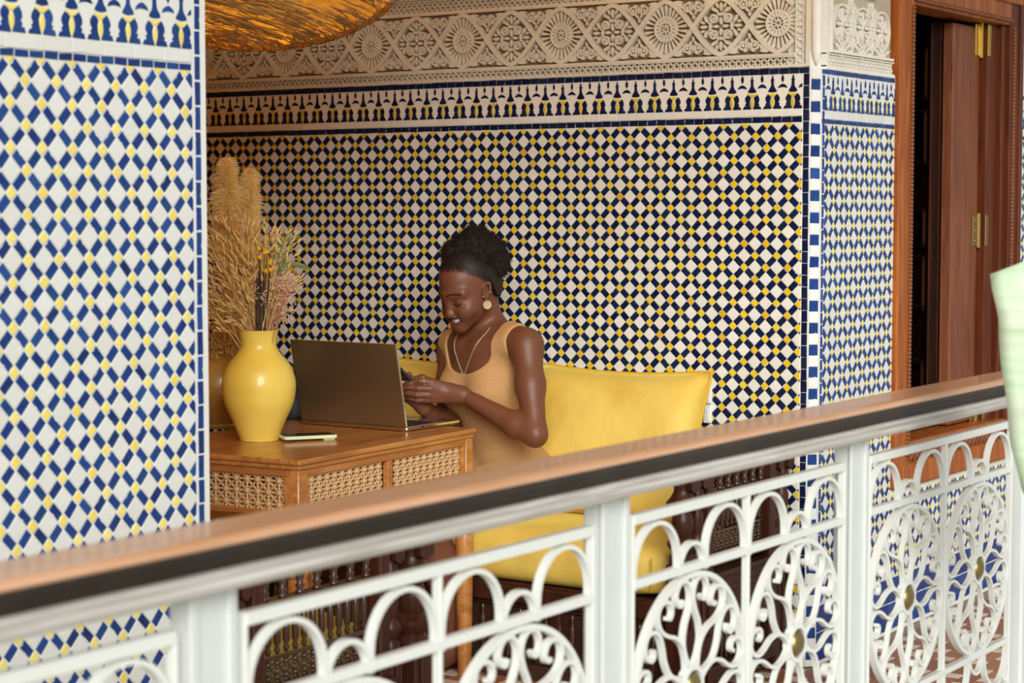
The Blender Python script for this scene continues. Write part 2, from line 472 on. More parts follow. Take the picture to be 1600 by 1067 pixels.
def lattice(wall, MW, u0, u1, v0, v1, pu, pv, uphase, vtop, white, blue, yellow, fa=.385, skip=None, j=.0017):
    """vtop: v of row 0 of yellow squares; uphase: u of a yellow square in row 0; odd rows are shifted by half"""
    e1, e2 = Vector((pu / 2, pv / 2)), Vector((pu / 2, -pv / 2))
    def para(a, c, jj=j):
        A, B = e1 * a, e2 * c
        L1, L2 = e1.length, e2.length
        A = A * (1 - jj / 2 / max(A.length, 1e-6)); B = B * (1 - jj / 2 / max(B.length, 1e-6))
        return ccw([tuple(A + B), tuple(-A + B), tuple(-A - B), tuple(A - B)])
    g = fa / 2; w = (1 - fa) / 2
    shp = {'yellow_tile': (para(g, g), yellow), 'blue_tile': (para(w, g), blue), 'blue_tile2': (para(g, w), blue), 'white_tile': (para(w, w, .0012), white)}
    var = {k: [tile_mesh(k.rstrip('2'), p, m, chip=(.0 if i < 3 else .35) if 'blue' in k else (0 if i < 4 else .12)) for i in range(6)] for k, (p, m) in shp.items()}
    out = {'yellow_tile': [], 'blue_tile': [], 'white_tile': []}
    rows = range(-1, int((vtop - v0) / (pv / 2)) + 3)
    for r in rows:
        v = vtop - r * pv / 2
        sh = (pu / 2) if r % 2 else 0
        k0 = int((u0 - uphase - sh) / pu) - 2; k1 = int((u1 - uphase - sh) / pu) + 2
        for k in range(k0, k1 + 1):
            u = uphase + sh + k * pu
            for key, du, dv in (('yellow_tile', 0, 0), ('blue_tile', pu / 4, pv / 4), ('blue_tile2', pu / 4, -pv / 4), ('white_tile', pu / 2, 0)):
                c = (u + du, v + dv)
                if skip and skip(*c): continue
                p = shp[key][0]
                if c[0] < u0 - pu / 2 or c[0] > u1 + pu / 2 or c[1] < v0 - pv / 2 or c[1] > v1 + pv / 2: continue
                q = [(x + c[0], y + c[1]) for x, y in p]
                nm = key.rstrip('2')
                if all(u0 <= x <= u1 and v0 <= y <= v1 for x, y in q):
                    out[nm].append((random.choice(var[key]), c[0], c[1], random.gauss(0, .012)))
                else:
                    qc = clip(q, u0, u1, v0, v1)
                    if len(qc) > 2 and parea(qc) > 1.2e-5:
                        out[nm].append((tile_mesh(nm, ccw([(x - c[0], y - c[1]) for x, y in qc]), shp[key][1], jit=.0002), c[0], c[1], 0))
    for k, m in (('yellow_tile', yellow), ('blue_tile', blue), ('white_tile', white)):
        spread(wall, MW, k, out[k], m)
def rect(w, h, j=.0011):
    a, c = w / 2 - j / 2, h / 2 - j / 2
    return [(-a, -c), (a, -c), (a, c), (-a, c)]
def course(wall, MW, u0, u1, v, w, h, m, name='border_tile', vertical=False, alt=None, budget=300, j=None):
    """a row (or column) of rectangular tiles starting at u0"""
    n = max(1, round((u1 - u0) / w)); w = (u1 - u0) / n
    j = j if j else (.0040 if 'cobalt' in m and 'corner' not in name and 'skirt' not in name else .0014)
    p = rect(h + j - .001, w, j) if vertical else rect(w, h + j - .001, j)
    ms = [m] if not alt else [m, alt]
    var = [[tile_mesh(name, p, mm, chip=.0 if i < 3 else .3, jit=.0006) for i in range(5)] for mm in ms]
    it = [[], []]
    for i in range(n):
        c = u0 + (i + .5) * w
        k = i % len(ms)
        it[k].append((random.choice(var[k]), *((v, c) if vertical else (c, v)), random.gauss(0, .01)))
    spread(wall, MW, name, it[0], ms[0], budget)
    if alt: spread(wall, MW, 'white_' + name, it[1], alt, budget)
# the battlement band: shapes for one period (units of the period, v measured up from the band's foot)
HALF_L = [(-.02, .0), (-.47, .0), (-.41, .14), (-.33, .16), (-.36, .24), (-.30, .29), (-.36, .40), (-.35, .52), (-.25, .66), (-.17, .62), (-.06, .52), (-.11, .38), (-.10, .22)]
MOTIF = {
    'base_tile': ([HALF_L, [(-x, y) for x, y in reversed(HALF_L)]], 0),
    'leaf_tile': ([[(0, .03), (.05, .12), (.085, .28), (.07, .40), (0, .53), (-.07, .40), (-.085, .28), (-.05, .12)]], 1),
    'crescent_tile': ([[(-.26, .71), (-.13, .69), (0, .68), (.13, .69), (.26, .71), (.17, .61), (.05, .54), (0, .53), (-.05, .54), (-.17, .61)]], 1),
    'finial_tile': ([[(-.22, .76), (-.12, .735), (0, .725), (.12, .735), (.22, .76), (.19, .85), (.12, .94), (.075, 1.05), (.07, 1.26), (.095, 1.27), (.095, 1.31), (.05, 1.33), (.04, 1.44), (0, 1.50), (-.04, 1.44), (-.05, 1.33), (-.095, 1.31), (-.095, 1.27), (-.07, 1.26), (-.075, 1.05), (-.12, .94), (-.19, .85)]], 0),
    'cap_tile': ([[(.25, .90), (.36, .925), (.5, .95), (.64, .925), (.75, .90), (.68, 1.02), (.58, 1.09), (.5, 1.105), (.42, 1.09), (.32, 1.02)]], 0),
    'drop_tile': ([[(.5, 1.15), (.555, 1.24), (.575, 1.35), (.55, 1.44), (.5, 1.54), (.45, 1.44), (.425, 1.35), (.445, 1.24)]], 0)}
def band(wall, MW, u0, u1, v0, P, hs, blue, yellow, uph):
    n0, n1 = int((u0 - uph) / P) - 2, int((u1 - uph) / P) + 2
    for name, (polys, ci) in MOTIF.items():
        m = (blue, yellow)[ci]
        items = []
        for q in polys:
            var = []
            for k in range(3):
                pp = [(x * P, y * P * hs) for x, y in q]
                var.append(tile_mesh(name, ccw(inset(ccw(pp), .0005)), m, jit=.0005))
            for i in range(n0, n1 + 1):
                u = uph + i * P
                uu = [u + x * P for x, _ in q]
                if min(uu) >= u0 and max(uu) <= u1: items.append((random.choice(var), u, v0, random.gauss(0, .006)))
                elif max(uu) > u0 + .004 and min(uu) < u1 - .004:
                    pp = clip([(u + x * P, v0 + y * P * hs) for x, y in ccw(q)], u0, u1, v0 - .01, v0 + 1)
                    if len(pp) > 2 and parea(pp) > 2e-5: items.append((tile_mesh(name, ccw([(x - u, y - v0) for x, y in pp]), m, jit=.0002), u, v0, 0))
        spread(wall, MW, name, items, m)

# niche wall: u = -Y, from the corner (u = -2.546) leftwards to u = -5.2
UA, UB = -5.3, -2.547
lattice(wall_back, M_BACK, UA, UB, .16, 1.6015, .0716, .0703, -2.5885, 1.599, 'cream_glaze', 'navy_glaze', 'yellow_glaze')
course(wall_back, M_BACK, UA, UB, 1.6115, .0322, .0175, 'navy_glaze')
course(wall_back, M_BACK, UA, UB, 1.6315, .062, .0205, 'cream_glaze', 'strip_tile')
band(wall_back, M_BACK, UA, UB, 1.6425, .0662, 1.0, 'navy_glaze', 'yellow_glaze', -2.5765)
course(wall_back, M_BACK, UA, -2.5245, 1.7525, .0322, .0180, 'navy_glaze')
course(wall_back, M_BACK, .16, 1.7425, -2.5335, .0345, .019, 'navy_glaze', vertical=True)
# pillar
lattice(wall_left, M_FRONT, 1.6, 2.704, .12, 1.6005, .0692, .0746, 2.2708, 1.6003, 'white_glaze', 'cobalt_glaze', 'pale_yellow_glaze', fa=.37, j=.0042)
course(wall_left, M_FRONT, 1.6, 2.704, 1.6072, .0325, .0125, 'cobalt_glaze')
course(wall_left, M_FRONT, 1.6, 2.704, 1.6265, .075, .024, 'white_glaze', 'strip_tile')
band(wall_left, M_FRONT, 1.6, 2.704, 1.6400, .0668, 1.0, 'cobalt_glaze', 'pale_yellow_glaze', 2.2775)
course(wall_left, M_FRONT, .12, 1.95, 2.7195, .0455, .0135, 'cobalt_glaze', vertical=True)
# narrow wall and the wall round the window
PW, PV, PH = .0728, .0745, 5.383
for a, c, top in ((5.355, WX0 - .004, 1.598), (WX0 - .004, WX1 + .01, WZ0 - .012), (WX1 + .01, 7.6, 1.598)):
    lattice(wall_right, M_RIGHT, a, c, .182, top, PW, PV, PH, 1.5974 - .0373, 'white_glaze', 'cobalt_glaze', 'pale_yellow_glaze', fa=.36, j=.0030)
for a, c in ((5.333, WX0 - .004), (WX1 + .01, 7.6)):
    course(wall_right, M_RIGHT, a, c, 1.6052, .0322, .0125, 'cobalt_glaze')
    course(wall_right, M_RIGHT, a + .02, c, 1.624, .07, .024, 'white_glaze', 'strip_tile')
    band(wall_right, M_RIGHT, a + .02, c, 1.6375, .0656, 1.0, 'cobalt_glaze', 'pale_yellow_glaze', 5.408)
    course(wall_right, M_RIGHT, a, c, 1.749, .0322, .0135, 'cobalt_glaze')
course(wall_right, M_RIGHT, .182, 1.74, 5.3445, .0345, .0125, 'cobalt_glaze', vertical=True)
course(wall_right, M_RIGHT, 5.33, 7.6, .139, .075, .078, 'cobalt_glaze', 'skirting_tile')
course(wall_right, M_RIGHT, 5.33, 7.6, .055, .075, .084, 'cobalt_glaze', 'skirting_tile')
# chamfered corner with its square blue and white tiles
M_CH = frame((X0, Y0, 0), (sqrt(.5), -sqrt(.5), 0), (0, 0, 1), (-sqrt(.5), -sqrt(.5), 0))
trim = struct('trim_1', MB().prism([(X0, Y0), (X0 + CH, Y1), (X0 + CH, Y0 + .1), (X0 + .02, Y0 + .1)], 0, TOPZ), 'grout_white')
course(trim, M_CH, .02, 1.759, CH * .707, .0325, CH * 1.3, 'cobalt_glaze', 'corner_tile', vertical=True, alt='white_glaze')

# ---------------------------------------------------------------- carved gypsum
MF = .376                       # one period: a rosette lozenge and an arabesque lozenge
M_BF = frame((X0 + GD, 0, 0), (0, -1, 0), (0, 0, 1), (-1, 0, 0))
M_RF = frame((0, Y1 + GD, 0), (1, 0, 0), (0, 0, 1), (0, -1, 0))
FZ0, FZ1 = 1.763, 2.27
MB().box(X0 - .004, X0 + GD, Y0 + .004, 6.2, 2.30, TOPZ).box(X0 - .003, X0 + GD, Y0 + .004, 6.2, 1.763, 1.770).obj('plaster_edge', 'gypsum', wall_back)
def carve(name, mb, m='gypsum'): return mb.mesh(name, m)
def poly_r(pts, c=(0, 0), a=0, s=1.0):
    ca_, sa_ = cos(a) * s, sin(a) * s
    return [(c[0] + x * ca_ - y * sa_, c[1] + x * sa_ + y * ca_) for x, y in pts]
LEAFP = [(0, 0), (.30, .16), (.62, .17), (1, 0), (.62, -.17), (.30, -.16)]
def leaf2(mb, c, a, L, w=1.0, z=GD): mb.prism(poly_r([(x * L, y * L * w * .82) for x, y in LEAFP], c, a), 0, z, bev=.0012)
def spiral(c, r0, r1, a0, turns, n=14):
    return [(c[0] + (r0 + (r1 - r0) * i / n) * cos(a0 + turns * 2 * pi * i / n), c[1] + (r0 + (r1 - r0) * i / n) * sin(a0 + turns * 2 * pi * i / n)) for i in range(n + 1)]
def ring(r, n=20): return [(r * cos(2 * pi * i / n), r * sin(2 * pi * i / n)) for i in range(n)]
def rosette():
    mb = MB()
    for k in range(8): leaf2(mb, (.003 * cos(k * pi / 4), .003 * sin(k * pi / 4)), k * pi / 4, .0145, 1.25)
    mb.strip(ring(.0205), .0045, 0, GD, closed=True)
    for k in range(16):
        a = 2 * pi * (k + .5) / 16
        mb.prism(poly_r([(.0215, -.0032), (.034, -.0058), (.034, .0058), (.0215, .0032)], (0, 0), a), 0, GD - .001, bev=.001)
    mb.strip(ring(.0365), .0065, 0, GD, closed=True)
    return mb
def rays():
    mb = MB()
    for k in range(26):
        a = 2 * pi * (k + .5) / 26
        R = .0655 + .006 * abs(cos(2 * a))
        mb.prism(poly_r([(.0395, -.0012), (R, -.0052), (R + .004, 0), (R, .0052), (.0395, .0012)], (0, 0), a), 0, GD * .85, bev=.0012)
    return mb
def arabesque():
    mb = MB()
    for k in range(4):
        a = k * pi / 2
        P_ = lambda x, y: poly_r([(x, y)], a=a)[0]
        leaf2(mb, P_(.004, 0), a, .024, 1.5)
        mb.prism(poly_r([(.030, 0), (.036, .008), (.042, 0), (.036, -.008)], a=a), 0, GD, bev=.001)
        leaf2(mb, P_(.044, 0), a, .028, 1.4)
        for sg in (-1, 1):
            c = (.025, sg * .025)
            mb.strip(poly_r(spiral(c, .0135, .0055, -sg * pi * .75, sg * 1.0), a=a), .0062, 0, GD, taper=[1 - .4 * i / 14 for i in range(15)])
            mb.prism(poly_r([(c[0] + x, c[1] + y) for x, y in ring(.0042, 8)], a=a), 0, GD, bev=.001)
            leaf2(mb, P_(.041, sg * .011), a + sg * .85, .024, 1.5)
            leaf2(mb, P_(.054, sg * .0095), a + sg * .45, .018, 1.5)
            leaf2(mb, P_(.030, sg * .0065), a + sg * .35, .015, 1.6)
            leaf2(mb, P_(.046, sg * .027), a + sg * .25, .014, 1.6)
    return mb
def strapf(u):
    u = (u / MF) % 1.0
    t = abs(((u + .5) % 1) - .5)             # 0 at apex, .5 at the foot
    return .75 * cos(2 * pi * u) + .25 * (1 - 4 * t)
def strap(u0, u1, sg):
    n = 22
    return [(u0 + (u1 - u0) * i / n, sg * .0835 * strapf(u0 + (u1 - u0) * i / n)) for i in range(n + 1)]
def spandrel(sg):
    mb = MB()
    for s in (-1, 1):
        c = (s * .0190, sg * .061)
        mb.strip([(c[0] + x, c[1] + y) for x, y in ring(.0118, 14)], .0058, 0, GD, closed=True)
        mb.prism([(c[0] + x, c[1] + y) for x, y in ring(.0052, 8)], 0, GD, bev=.001)
        A = 0 if s > 0 else pi
        leaf2(mb, (s * .0325, sg * .078), A + s * sg * .02, .040, .95)
        leaf2(mb, (s * .0330, sg * .069), A + s * sg * .18, .034, 1.0)
        leaf2(mb, (s * .0310, sg * .059), A + s * sg * .55, .022, 1.3)
        leaf2(mb, (s * .0160, sg * .0475), A + s * sg * .95, .014, 1.4)
        leaf2(mb, (s * .0045, sg * .038), sg * pi / 2 + s * -.50 * sg, .017, 1.4)
        leaf2(mb, (s * .004, sg * .072), sg * pi / 2 - s * 1.1 * sg, .017, 1.4)
        leaf2(mb, (s * .070, sg * .083), A, .018, .9)
    leaf2(mb, (0, sg * .024), sg * pi / 2, .018, 1.1)
    leaf2(mb, (0, sg * .050), sg * pi / 2, .024, 1.1)
    return mb
SHAPES = {'rosette': rosette(), 'ray_ring': rays(), 'arabesque': arabesque()}
def net(L, rows, h, px, z=GD * .8):
    """triangle border: crossed zigzags between two fillets, length L along u from 0, height h"""
    mb = MB()
    mb.box(0, L, 0, h * .09, 0, GD).box(0, L, h * .91, h, 0, GD)
    n = int(L / px)
    for k in range(n + 1):
        for r in range(rows):
            y0 = h * (.09 + .82 * r / rows); y1 = h * (.09 + .82 * (r + 1) / rows)
            x = k * px + (px / 2 if r % 2 else 0)
            for xa, xb in ((x, x + px / 2), (x + px, x + px / 2)):
                if 0 <= min(xa, xb) and max(xa, xb) <= L: mb.strip([(xa, y0), (xb, y1)], .0036, 0, z)
    return mb
def frieze(wall, MW, u0, u1, vc, ros_u, m, s=1.0, up=.041, lo=.046, side=None):
    """band of interlaced lozenges centred on height vc, rosettes at ros_u + k*period, scaled by s"""
    P = MF * s
    G = {k: carve(k, b, m) for k, b in SHAPES.items()}
    sps = [carve('scroll', spandrel(1), m), carve('scroll', spandrel(-1), m)]
    st = {}
    def place(name, me, u, v):
        if u0 + .02 < u < u1 - .02 or name in ('strap',):
            put(name, me, wall, MW @ Matrix.Translation((u, v, 0)) @ Matrix.Diagonal((s, s, 1, 1)))
    k0, k1 = int((u0 - ros_u) / P) - 1, int((u1 - ros_u) / P) + 1
    for sg in (-1, 1):
        for k in range(2 * k0 - 1, 2 * k1 + 2):
            a, b_ = ros_u / s + (k - .5) * MF / 2, ros_u / s + (k + .5) * MF / 2
            pth = [(x - ros_u / s, 0) for x, _ in [(a, 0)]]
            pts = []
            for i in range(23):
                x = a + (b_ - a) * i / 22
                pts.append((x * s, sg * .0835 * s * strapf(x - ros_u / s)))
            pts = [p for p in pts if u0 <= p[0] <= u1]
            if len(pts) > 1: MB().strip(pts, .0135 * s, 0, GD + .001 + .002 * (sg > 0) + .001 * (k % 2), M=Matrix.Translation((0, vc, 0))).obj('strap', m, wall, M=MW)
    for k in range(k0, k1 + 1):
        u = ros_u + k * P
        place('rosette', G['rosette'], u, vc); place('ray_ring', G['ray_ring'], u, vc)
        place('arabesque', G['arabesque'], u + P / 2, vc)
        for d in (.25, .75):
            place('scroll', sps[0], u + d * P, vc); place('scroll', sps[1], u + d * P, vc)
    L = u1 - u0
    for v in (vc - .0925 * s, vc + .0925 * s):
        MB().box(u0, u1, v - .004 * s, v + .004 * s, 0, GD + .002).obj('fillet', m, wall, M=MW)
    net(L, 3, lo * s, .021 * s).obj('triangle_border', m, wall, M=MW @ Matrix.Translation((u0, vc - .0965 * s - lo * s, 0)))
    net(L, 3, up * s, .021 * s).obj('triangle_border', m, wall, M=MW @ Matrix.Translation((u0, vc + .0965 * s, 0)))
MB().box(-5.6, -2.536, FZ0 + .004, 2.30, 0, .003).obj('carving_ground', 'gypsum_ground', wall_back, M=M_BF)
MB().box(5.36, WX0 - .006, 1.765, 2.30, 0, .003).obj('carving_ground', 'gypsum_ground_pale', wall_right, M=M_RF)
frieze(wall_back, M_BF, -5.5, -2.572, 1.8925, -2.629, 'gypsum')
net(.6, 2, .036, .021).obj('triangle_border', 'gypsum', wall_back, M=M_BF @ Matrix.Translation((-2.536, FZ0, 0)) @ Matrix.Rotation(pi / 2, 4, 'Z'))
frieze(wall_back, M_BF, -5.5, -2.572, 2.155, -2.629 - MF / 2, 'gypsum', up=.04, lo=.026)
MB().box(-2.536, -2.523, FZ0, TOPZ, 0, GD + .004).obj('plaster_edge', 'gypsum', wall_back, M=M_BF)
# front wall above the narrow tiles: denser white fretwork
g0, g1 = 5.362, WX0 - .008
net(g1 - g0, 3, .040, .020).obj('triangle_border', 'gypsum_white', wall_right, M=M_RF @ Matrix.Translation((g0, 1.765, 0)))
MB().box(g0, g1, 1.757, 1.765, 0, GD + .003).box(g0, g0 + .008, 1.765, 2.3, 0, GD + .003).obj('fillet', 'gypsum_white', wall_right, M=M_RF)
MB().box(g0 + .03, g1 - .01, 1.808, 1.816, 0, GD + .003).box(g0 + .03, g0 + .038, 1.816, 2.3, 0, GD + .003).obj('fillet', 'gypsum_white', wall_right, M=M_RF)
net(.5, 2, .022, .018).obj('triangle_border', 'gypsum_white', wall_right, M=M_RF @ Matrix.Translation((g0 + .03, 1.808, 0)) @ Matrix.Rotation(pi / 2, 4, 'Z'))
def fretflower():
    mb = MB()
    mb.strip(ring(.058, 24), .007, 0, GD, closed=True)
    for k in range(8): leaf2(mb, poly_r([(.008, 0)], a=k * pi / 4)[0], k * pi / 4, .040, .9)
    mb.prism(ring(.007, 10), 0, GD, bev=.001)
    return mb
ff = carve('fret_flower', fretflower(), 'gypsum_white')
sc2 = carve('scroll', spandrel(1), 'gypsum_white'); ab2 = carve('arabesque', arabesque(), 'gypsum_white')
for i, u in enumerate((5.475, 5.62, 5.765)):
    for j_, v in enumerate((1.895, 2.13)):
        put('fret_flower', ff, wall_right, M_RF @ Matrix.Translation((u, v, 0)))
        if i < 2: put('scroll', sc2, wall_right, M_RF @ Matrix.Translation((u + .0725, v - .10, 0)) @ Matrix.Diagonal((.8, .8, 1, 1)))
        if i < 2: put('scroll', sc2, wall_right, M_RF @ Matrix.Translation((u + .0725, v + .10, 0)) @ Matrix.Rotation(pi, 4, 'Z') @ Matrix.Diagonal((.8, .8, 1, 1)))
        put('scroll', sc2, wall_right, M_RF @ Matrix.Translation((u, v - .115, 0)) @ Matrix.Diagonal((.8, .7, 1, 1)))
        if i < 2: put('arabesque', ab2, wall_right, M_RF @ Matrix.Translation((u + .0725, v, 0)) @ Matrix.Diagonal((.38, .8, 1, 1)))
MB().box(5.50, 5.72, 1.992, 2.0, 0, GD + .004).box(5.50, 5.508, 1.992, 2.3, 0, GD + .004).box(5.712, 5.72, 1.992, 2.3, 0, GD + .004).obj('fillet', 'gypsum_white', wall_right, M=M_RF)
net(.20, 2, .03, .02).obj('triangle_border', 'gypsum_white', wall_right, M=M_RF @ Matrix.Translation((5.51, 2.0, 0)))
# rounded plaster corner with its pointed stop
MB().lathe([(.001, 1.762), (.012, 1.785), (.0165, 1.812), (.0165, TOPZ)], 16, Matrix.Translation((X0 + .010, Y1 + .010, 0))).obj('plaster_corner', 'gypsum_white', trim, smooth=True)

# ---------------------------------------------------------------- the tall window with its shutter
win_o = put('window_1', None); win_o['kind'] = 'structure'
FY = Y1 - .018
JW = .105
def wpart(name, mb, m='wood_window', par=win_o, **k): return mb.obj(name, m, par, **k)
wpart('jamb', MB().box(WX0, WX0 + JW, FY, Y1 + .10, WZ0, WZ1, .006).box(WX0 + JW, WX0 + JW + .03, Y1 + .03, Y1 + .12, WZ0 + .10, WZ1 - .1, .004))
wpart('jamb', MB().box(WX1 - JW - .13, WX1 - JW, Y1 + .02, Y1 + .12, WZ0 + .10, WZ1 - .07, .004).box(WX1 - JW - .035, WX1 - JW, Y1 - .0, Y1 + .05, WZ0 + .10, WZ1 - .07, .005), 'wood_window_shaded')  # right jambs use the wood coloured darker for shade
wpart('jamb', MB().box(WX1 - JW, WX1, FY, Y1 + .10, WZ0, WZ1, .006).box(WX1 - .03, WX1, FY - .008, Y1, WZ0, WZ1, .004), 'wood_window_shaded')
wpart('head', MB().box(WX0 + JW, WX1 - JW, FY, Y1 + .10, WZ1 - .095, WZ1, .006).box(WX0 - .01, WX1 + .01, FY - .01, FY, WZ1 - .02, WZ1 + .02, .004))
wpart('sill_board', MB().box(WX0 + .05, WX1 - .05, FY - .004, Y1 + .10, WZ0, WZ0 + .075, .006).box(WX0 + JW, WX1 - JW, FY, Y1 + .10, WZ0 + .115, WZ0 + .145, .006))
def rope(L):
    mb = MB(); n = int(L / .013)
    for k in range(n):
        mb.ball((0, 0, (k + .5) * L / n), .0085, 6, 4, (1, 1, .95))
    return mb
for x, z0, L, rot in ((WX0 + JW - .014, WZ0 + .1, WZ1 - WZ0 - .2, None), (WX1 - JW + .02, WZ0 + .1, WZ1 - WZ0 - .2, None)):
    o = rope(L).obj('carved_moulding', 'wood_window_carved', win_o, True, M=Matrix.Translation((x, FY - .002, z0))); o['kind'] = 'stuff'
o = rope(WX1 - WX0 - 2 * JW).obj('carved_moulding', 'wood_window_carved', win_o, True, M=Matrix.Translation((WX0 + JW, FY - .002, WZ1 - .08)) @ Matrix.Rotation(pi / 2, 4, 'Y')); o['kind'] = 'stuff'
# carved sill frieze: running waves
mb = MB()
for k in range(22):
    x = WX0 + JW + .01 + k * (WX1 - WX0 - 2 * JW - .02) / 22
    mb.tube(spline([(x, FY + .004, WZ0 + .084), (x + .012, FY - .004, WZ0 + .104), (x + .026, FY - .004, WZ0 + .108), (x + .034, FY + .002, WZ0 + .092), (x + .024, FY - .004, WZ0 + .086)], 3), .006, 6)
o = mb.obj('carved_moulding', 'wood_window_carved', win_o, True); o['kind'] = 'stuff'
wpart('sill_board', MB().box(WX0 + JW, WX1 - JW, FY + .006, Y1 + .1, WZ0 + .07, WZ0 + .118))
# folded shutter leaf: a narrow stile facing the gallery and the panelled leaf going into the room
sx0, sx1 = WX1 - JW - .40, WX1 - JW - .145
sl = wpart('shutter_stile', MB().box(sx0 + .015, sx1, Y1 + .045, Y1 + .085, WZ0 + .15, WZ1 - .11, .004), 'wood_stile')
for z in (.66, 1.275, 1.935):
    hb = MB().box(sx1 - .050, sx1 - .008, Y1 + .040, Y1 + .0452, z - .055, z + .055, .0015)
    hb.lathe([(.008, -.06), (.008, .06)], 10, Matrix.Translation((sx1 + .002, Y1 + .040, z)))
    for dz in (-.036, 0, .036): hb.ball((sx1 - .030, Y1 + .040, z + dz), .004, 8, 4, (1, .5, 1))
    hb.box(sx1 + .012, sx1 + .04, Y1 + .018, Y1 + .0215, z - .055, z + .055, .0015)
    wpart('hinge', hb, 'hinge_brass' if z > 1.9 else 'hinge_dull', sl)
lf = wpart('shutter_leaf', MB().box(sx0 - .025, sx0 + .012, Y1 + .05, Y1 + .075, WZ0 + .15, WZ1 - .11).box(sx0 - .02, sx0 + .008, Y1 + .05, Y1 + .50, WZ0 + .15, WZ1 - .11), 'wood_shutter')
zz = [WZ0 + .17, .86, 1.0, 1.22, 1.38, 1.5, 1.72, 1.93]
for k in range(len(zz) - 1):
    for y0, y1 in ((Y1 + .09, Y1 + .26), (Y1 + .29, Y1 + .47)):
        if (k + int(y0 * 10)) % 3 == 2: continue
        fr = MB()
        for a in ((y0, y0 + .02, zz[k], zz[k + 1] - .03), (y1 - .02, y1, zz[k], zz[k + 1] - .03), (y0, y1, zz[k], zz[k] + .02), (y0, y1, zz[k + 1] - .05, zz[k + 1] - .03)):
            fr.box(sx0 - .034, sx0 - .019, a[0], a[1], a[2], a[3], .003)
        wpart('panel', fr.box(sx0 - .028, sx0 - .019, y0 + .045, y1 - .045, zz[k] + .04, zz[k + 1] - .07, .004), 'wood_shutter', lf)
wpart('lock_plate', MB().box(sx0 - .026, sx0 - .019, Y1 + .475, Y1 + .497, 1.0, 1.2, .003).tube([(sx0 - .03, Y1 + .485, 1.12), (sx0 - .07, Y1 + .485, 1.12), (sx0 - .075, Y1 + .40, 1.118)], .009, 8), 'hinge_dull', lf)
hg = Vector((sx0, Y1 + .07, 0))
lf.matrix_basis = Matrix.Translation(hg + Vector((.0, .03, 0))) @ Matrix.Rotation(radians(-52), 4, 'Z') @ Matrix.Translation(-hg)
# stair banister in the dark room
bn = thing('stair_banister', 'dim reddish stair banister in the dark room behind the window', 'banister', (7.30, 3.08, .40))
mat('wood_banister', (.50, .16, .06), .5)
MB().box(-.62, .62, -.06, .06, -.40, .02, .006).obj('stair_string', 'wood_banister', bn)
MB().box(-.6, .5, -.03, .03, .88, .94, .01, Matrix.Rotation(0, 4, 'Y')).obj('handrail', 'wood_banister', bn, M=Matrix.Translation((0, 0, .35)) @ Matrix.Rotation(radians(28), 4, 'Y'))
for k in range(9):
    x = -.46 + k * .11
    zt = 1.26 - x * math.tan(radians(28)) - .03
    MB().lathe([(.012, 0), (.02, .2), (.012, zt * .4), (.022, zt * .55), (.012, zt * .75), (.016, zt)], 8, Matrix.Translation((x, 0, 0))).obj('baluster', 'wood_banister', bn, True)

# ---------------------------------------------------------------- floor tiles
mb_i, mw_i = [], []
br = [tile_mesh('floor_brick', rect(.142, .050, .003), 'floor_brick', h=.006, chip=.2, jit=.001) for _ in range(4)]
wh = [tile_mesh('floor_inset', rect(.052, .050, .003), 'floor_white', h=.006, chip=.1, jit=.001) for _ in range(3)]
M_FL = frame((0, 0, -.004), (1, 0, 0), (0, 1, 0), (0, 0, 1))
for r in range(60):
    y = 1.40 + r * .051
    if y > 4.4: break
    for k in range(32):
        x = 2.4 + k * .196 + (.098 if r % 2 else 0)
        if x > 7.6: break
        if y > Y1 - .03 and (x > X0 - .05 or x < 2.85): continue
        mb_i.append((random.choice(br), x, y, 0)); mw_i.append((random.choice(wh), x + .098, y, 0))
spread(floor, M_FL, 'floor_brick', mb_i, 'floor_brick'); spread(floor, M_FL, 'floor_inset', mw_i, 'floor_white')

# ---------------------------------------------------------------- turned wood helpers
def baluster_prof(h, r): return [(r * .75, 0), (r * .8, h * .05), (r * .5, h * .10), (r * .85, h * .16), (r * .5, h * .22), (r * .95, h * .42), (r * 1.0, h * .52), (r * .75, h * .68), (r * .42, h * .82), (r * .8, h * .88), (r * .45, h * .94), (r * .75, h)]
def lattice_bead(p, r, arms=True):
    """turned bead with its four straight and four diagonal arms (half length each), axis of the panel = +Y"""
    mb = MB().ball((0, 0, 0), r, 8, 6)
    for k in range(8):
        a = k * pi / 4
        L = p / 2 if k % 2 == 0 else p / 2 * 1.414
        d = Vector((cos(a), 0, sin(a)))
        q = [d * (r * .7), d * (r * .7 + (L - r * .7) * .35), d * (r * .7 + (L - r * .7) * .7), d * L]
        mb.tube(q, [r * .30, r * .46, r * .50, r * .28] if k % 2 == 0 else [r * .22, r * .34, r * .46, r * .26], 6, cap=False)
    return mb

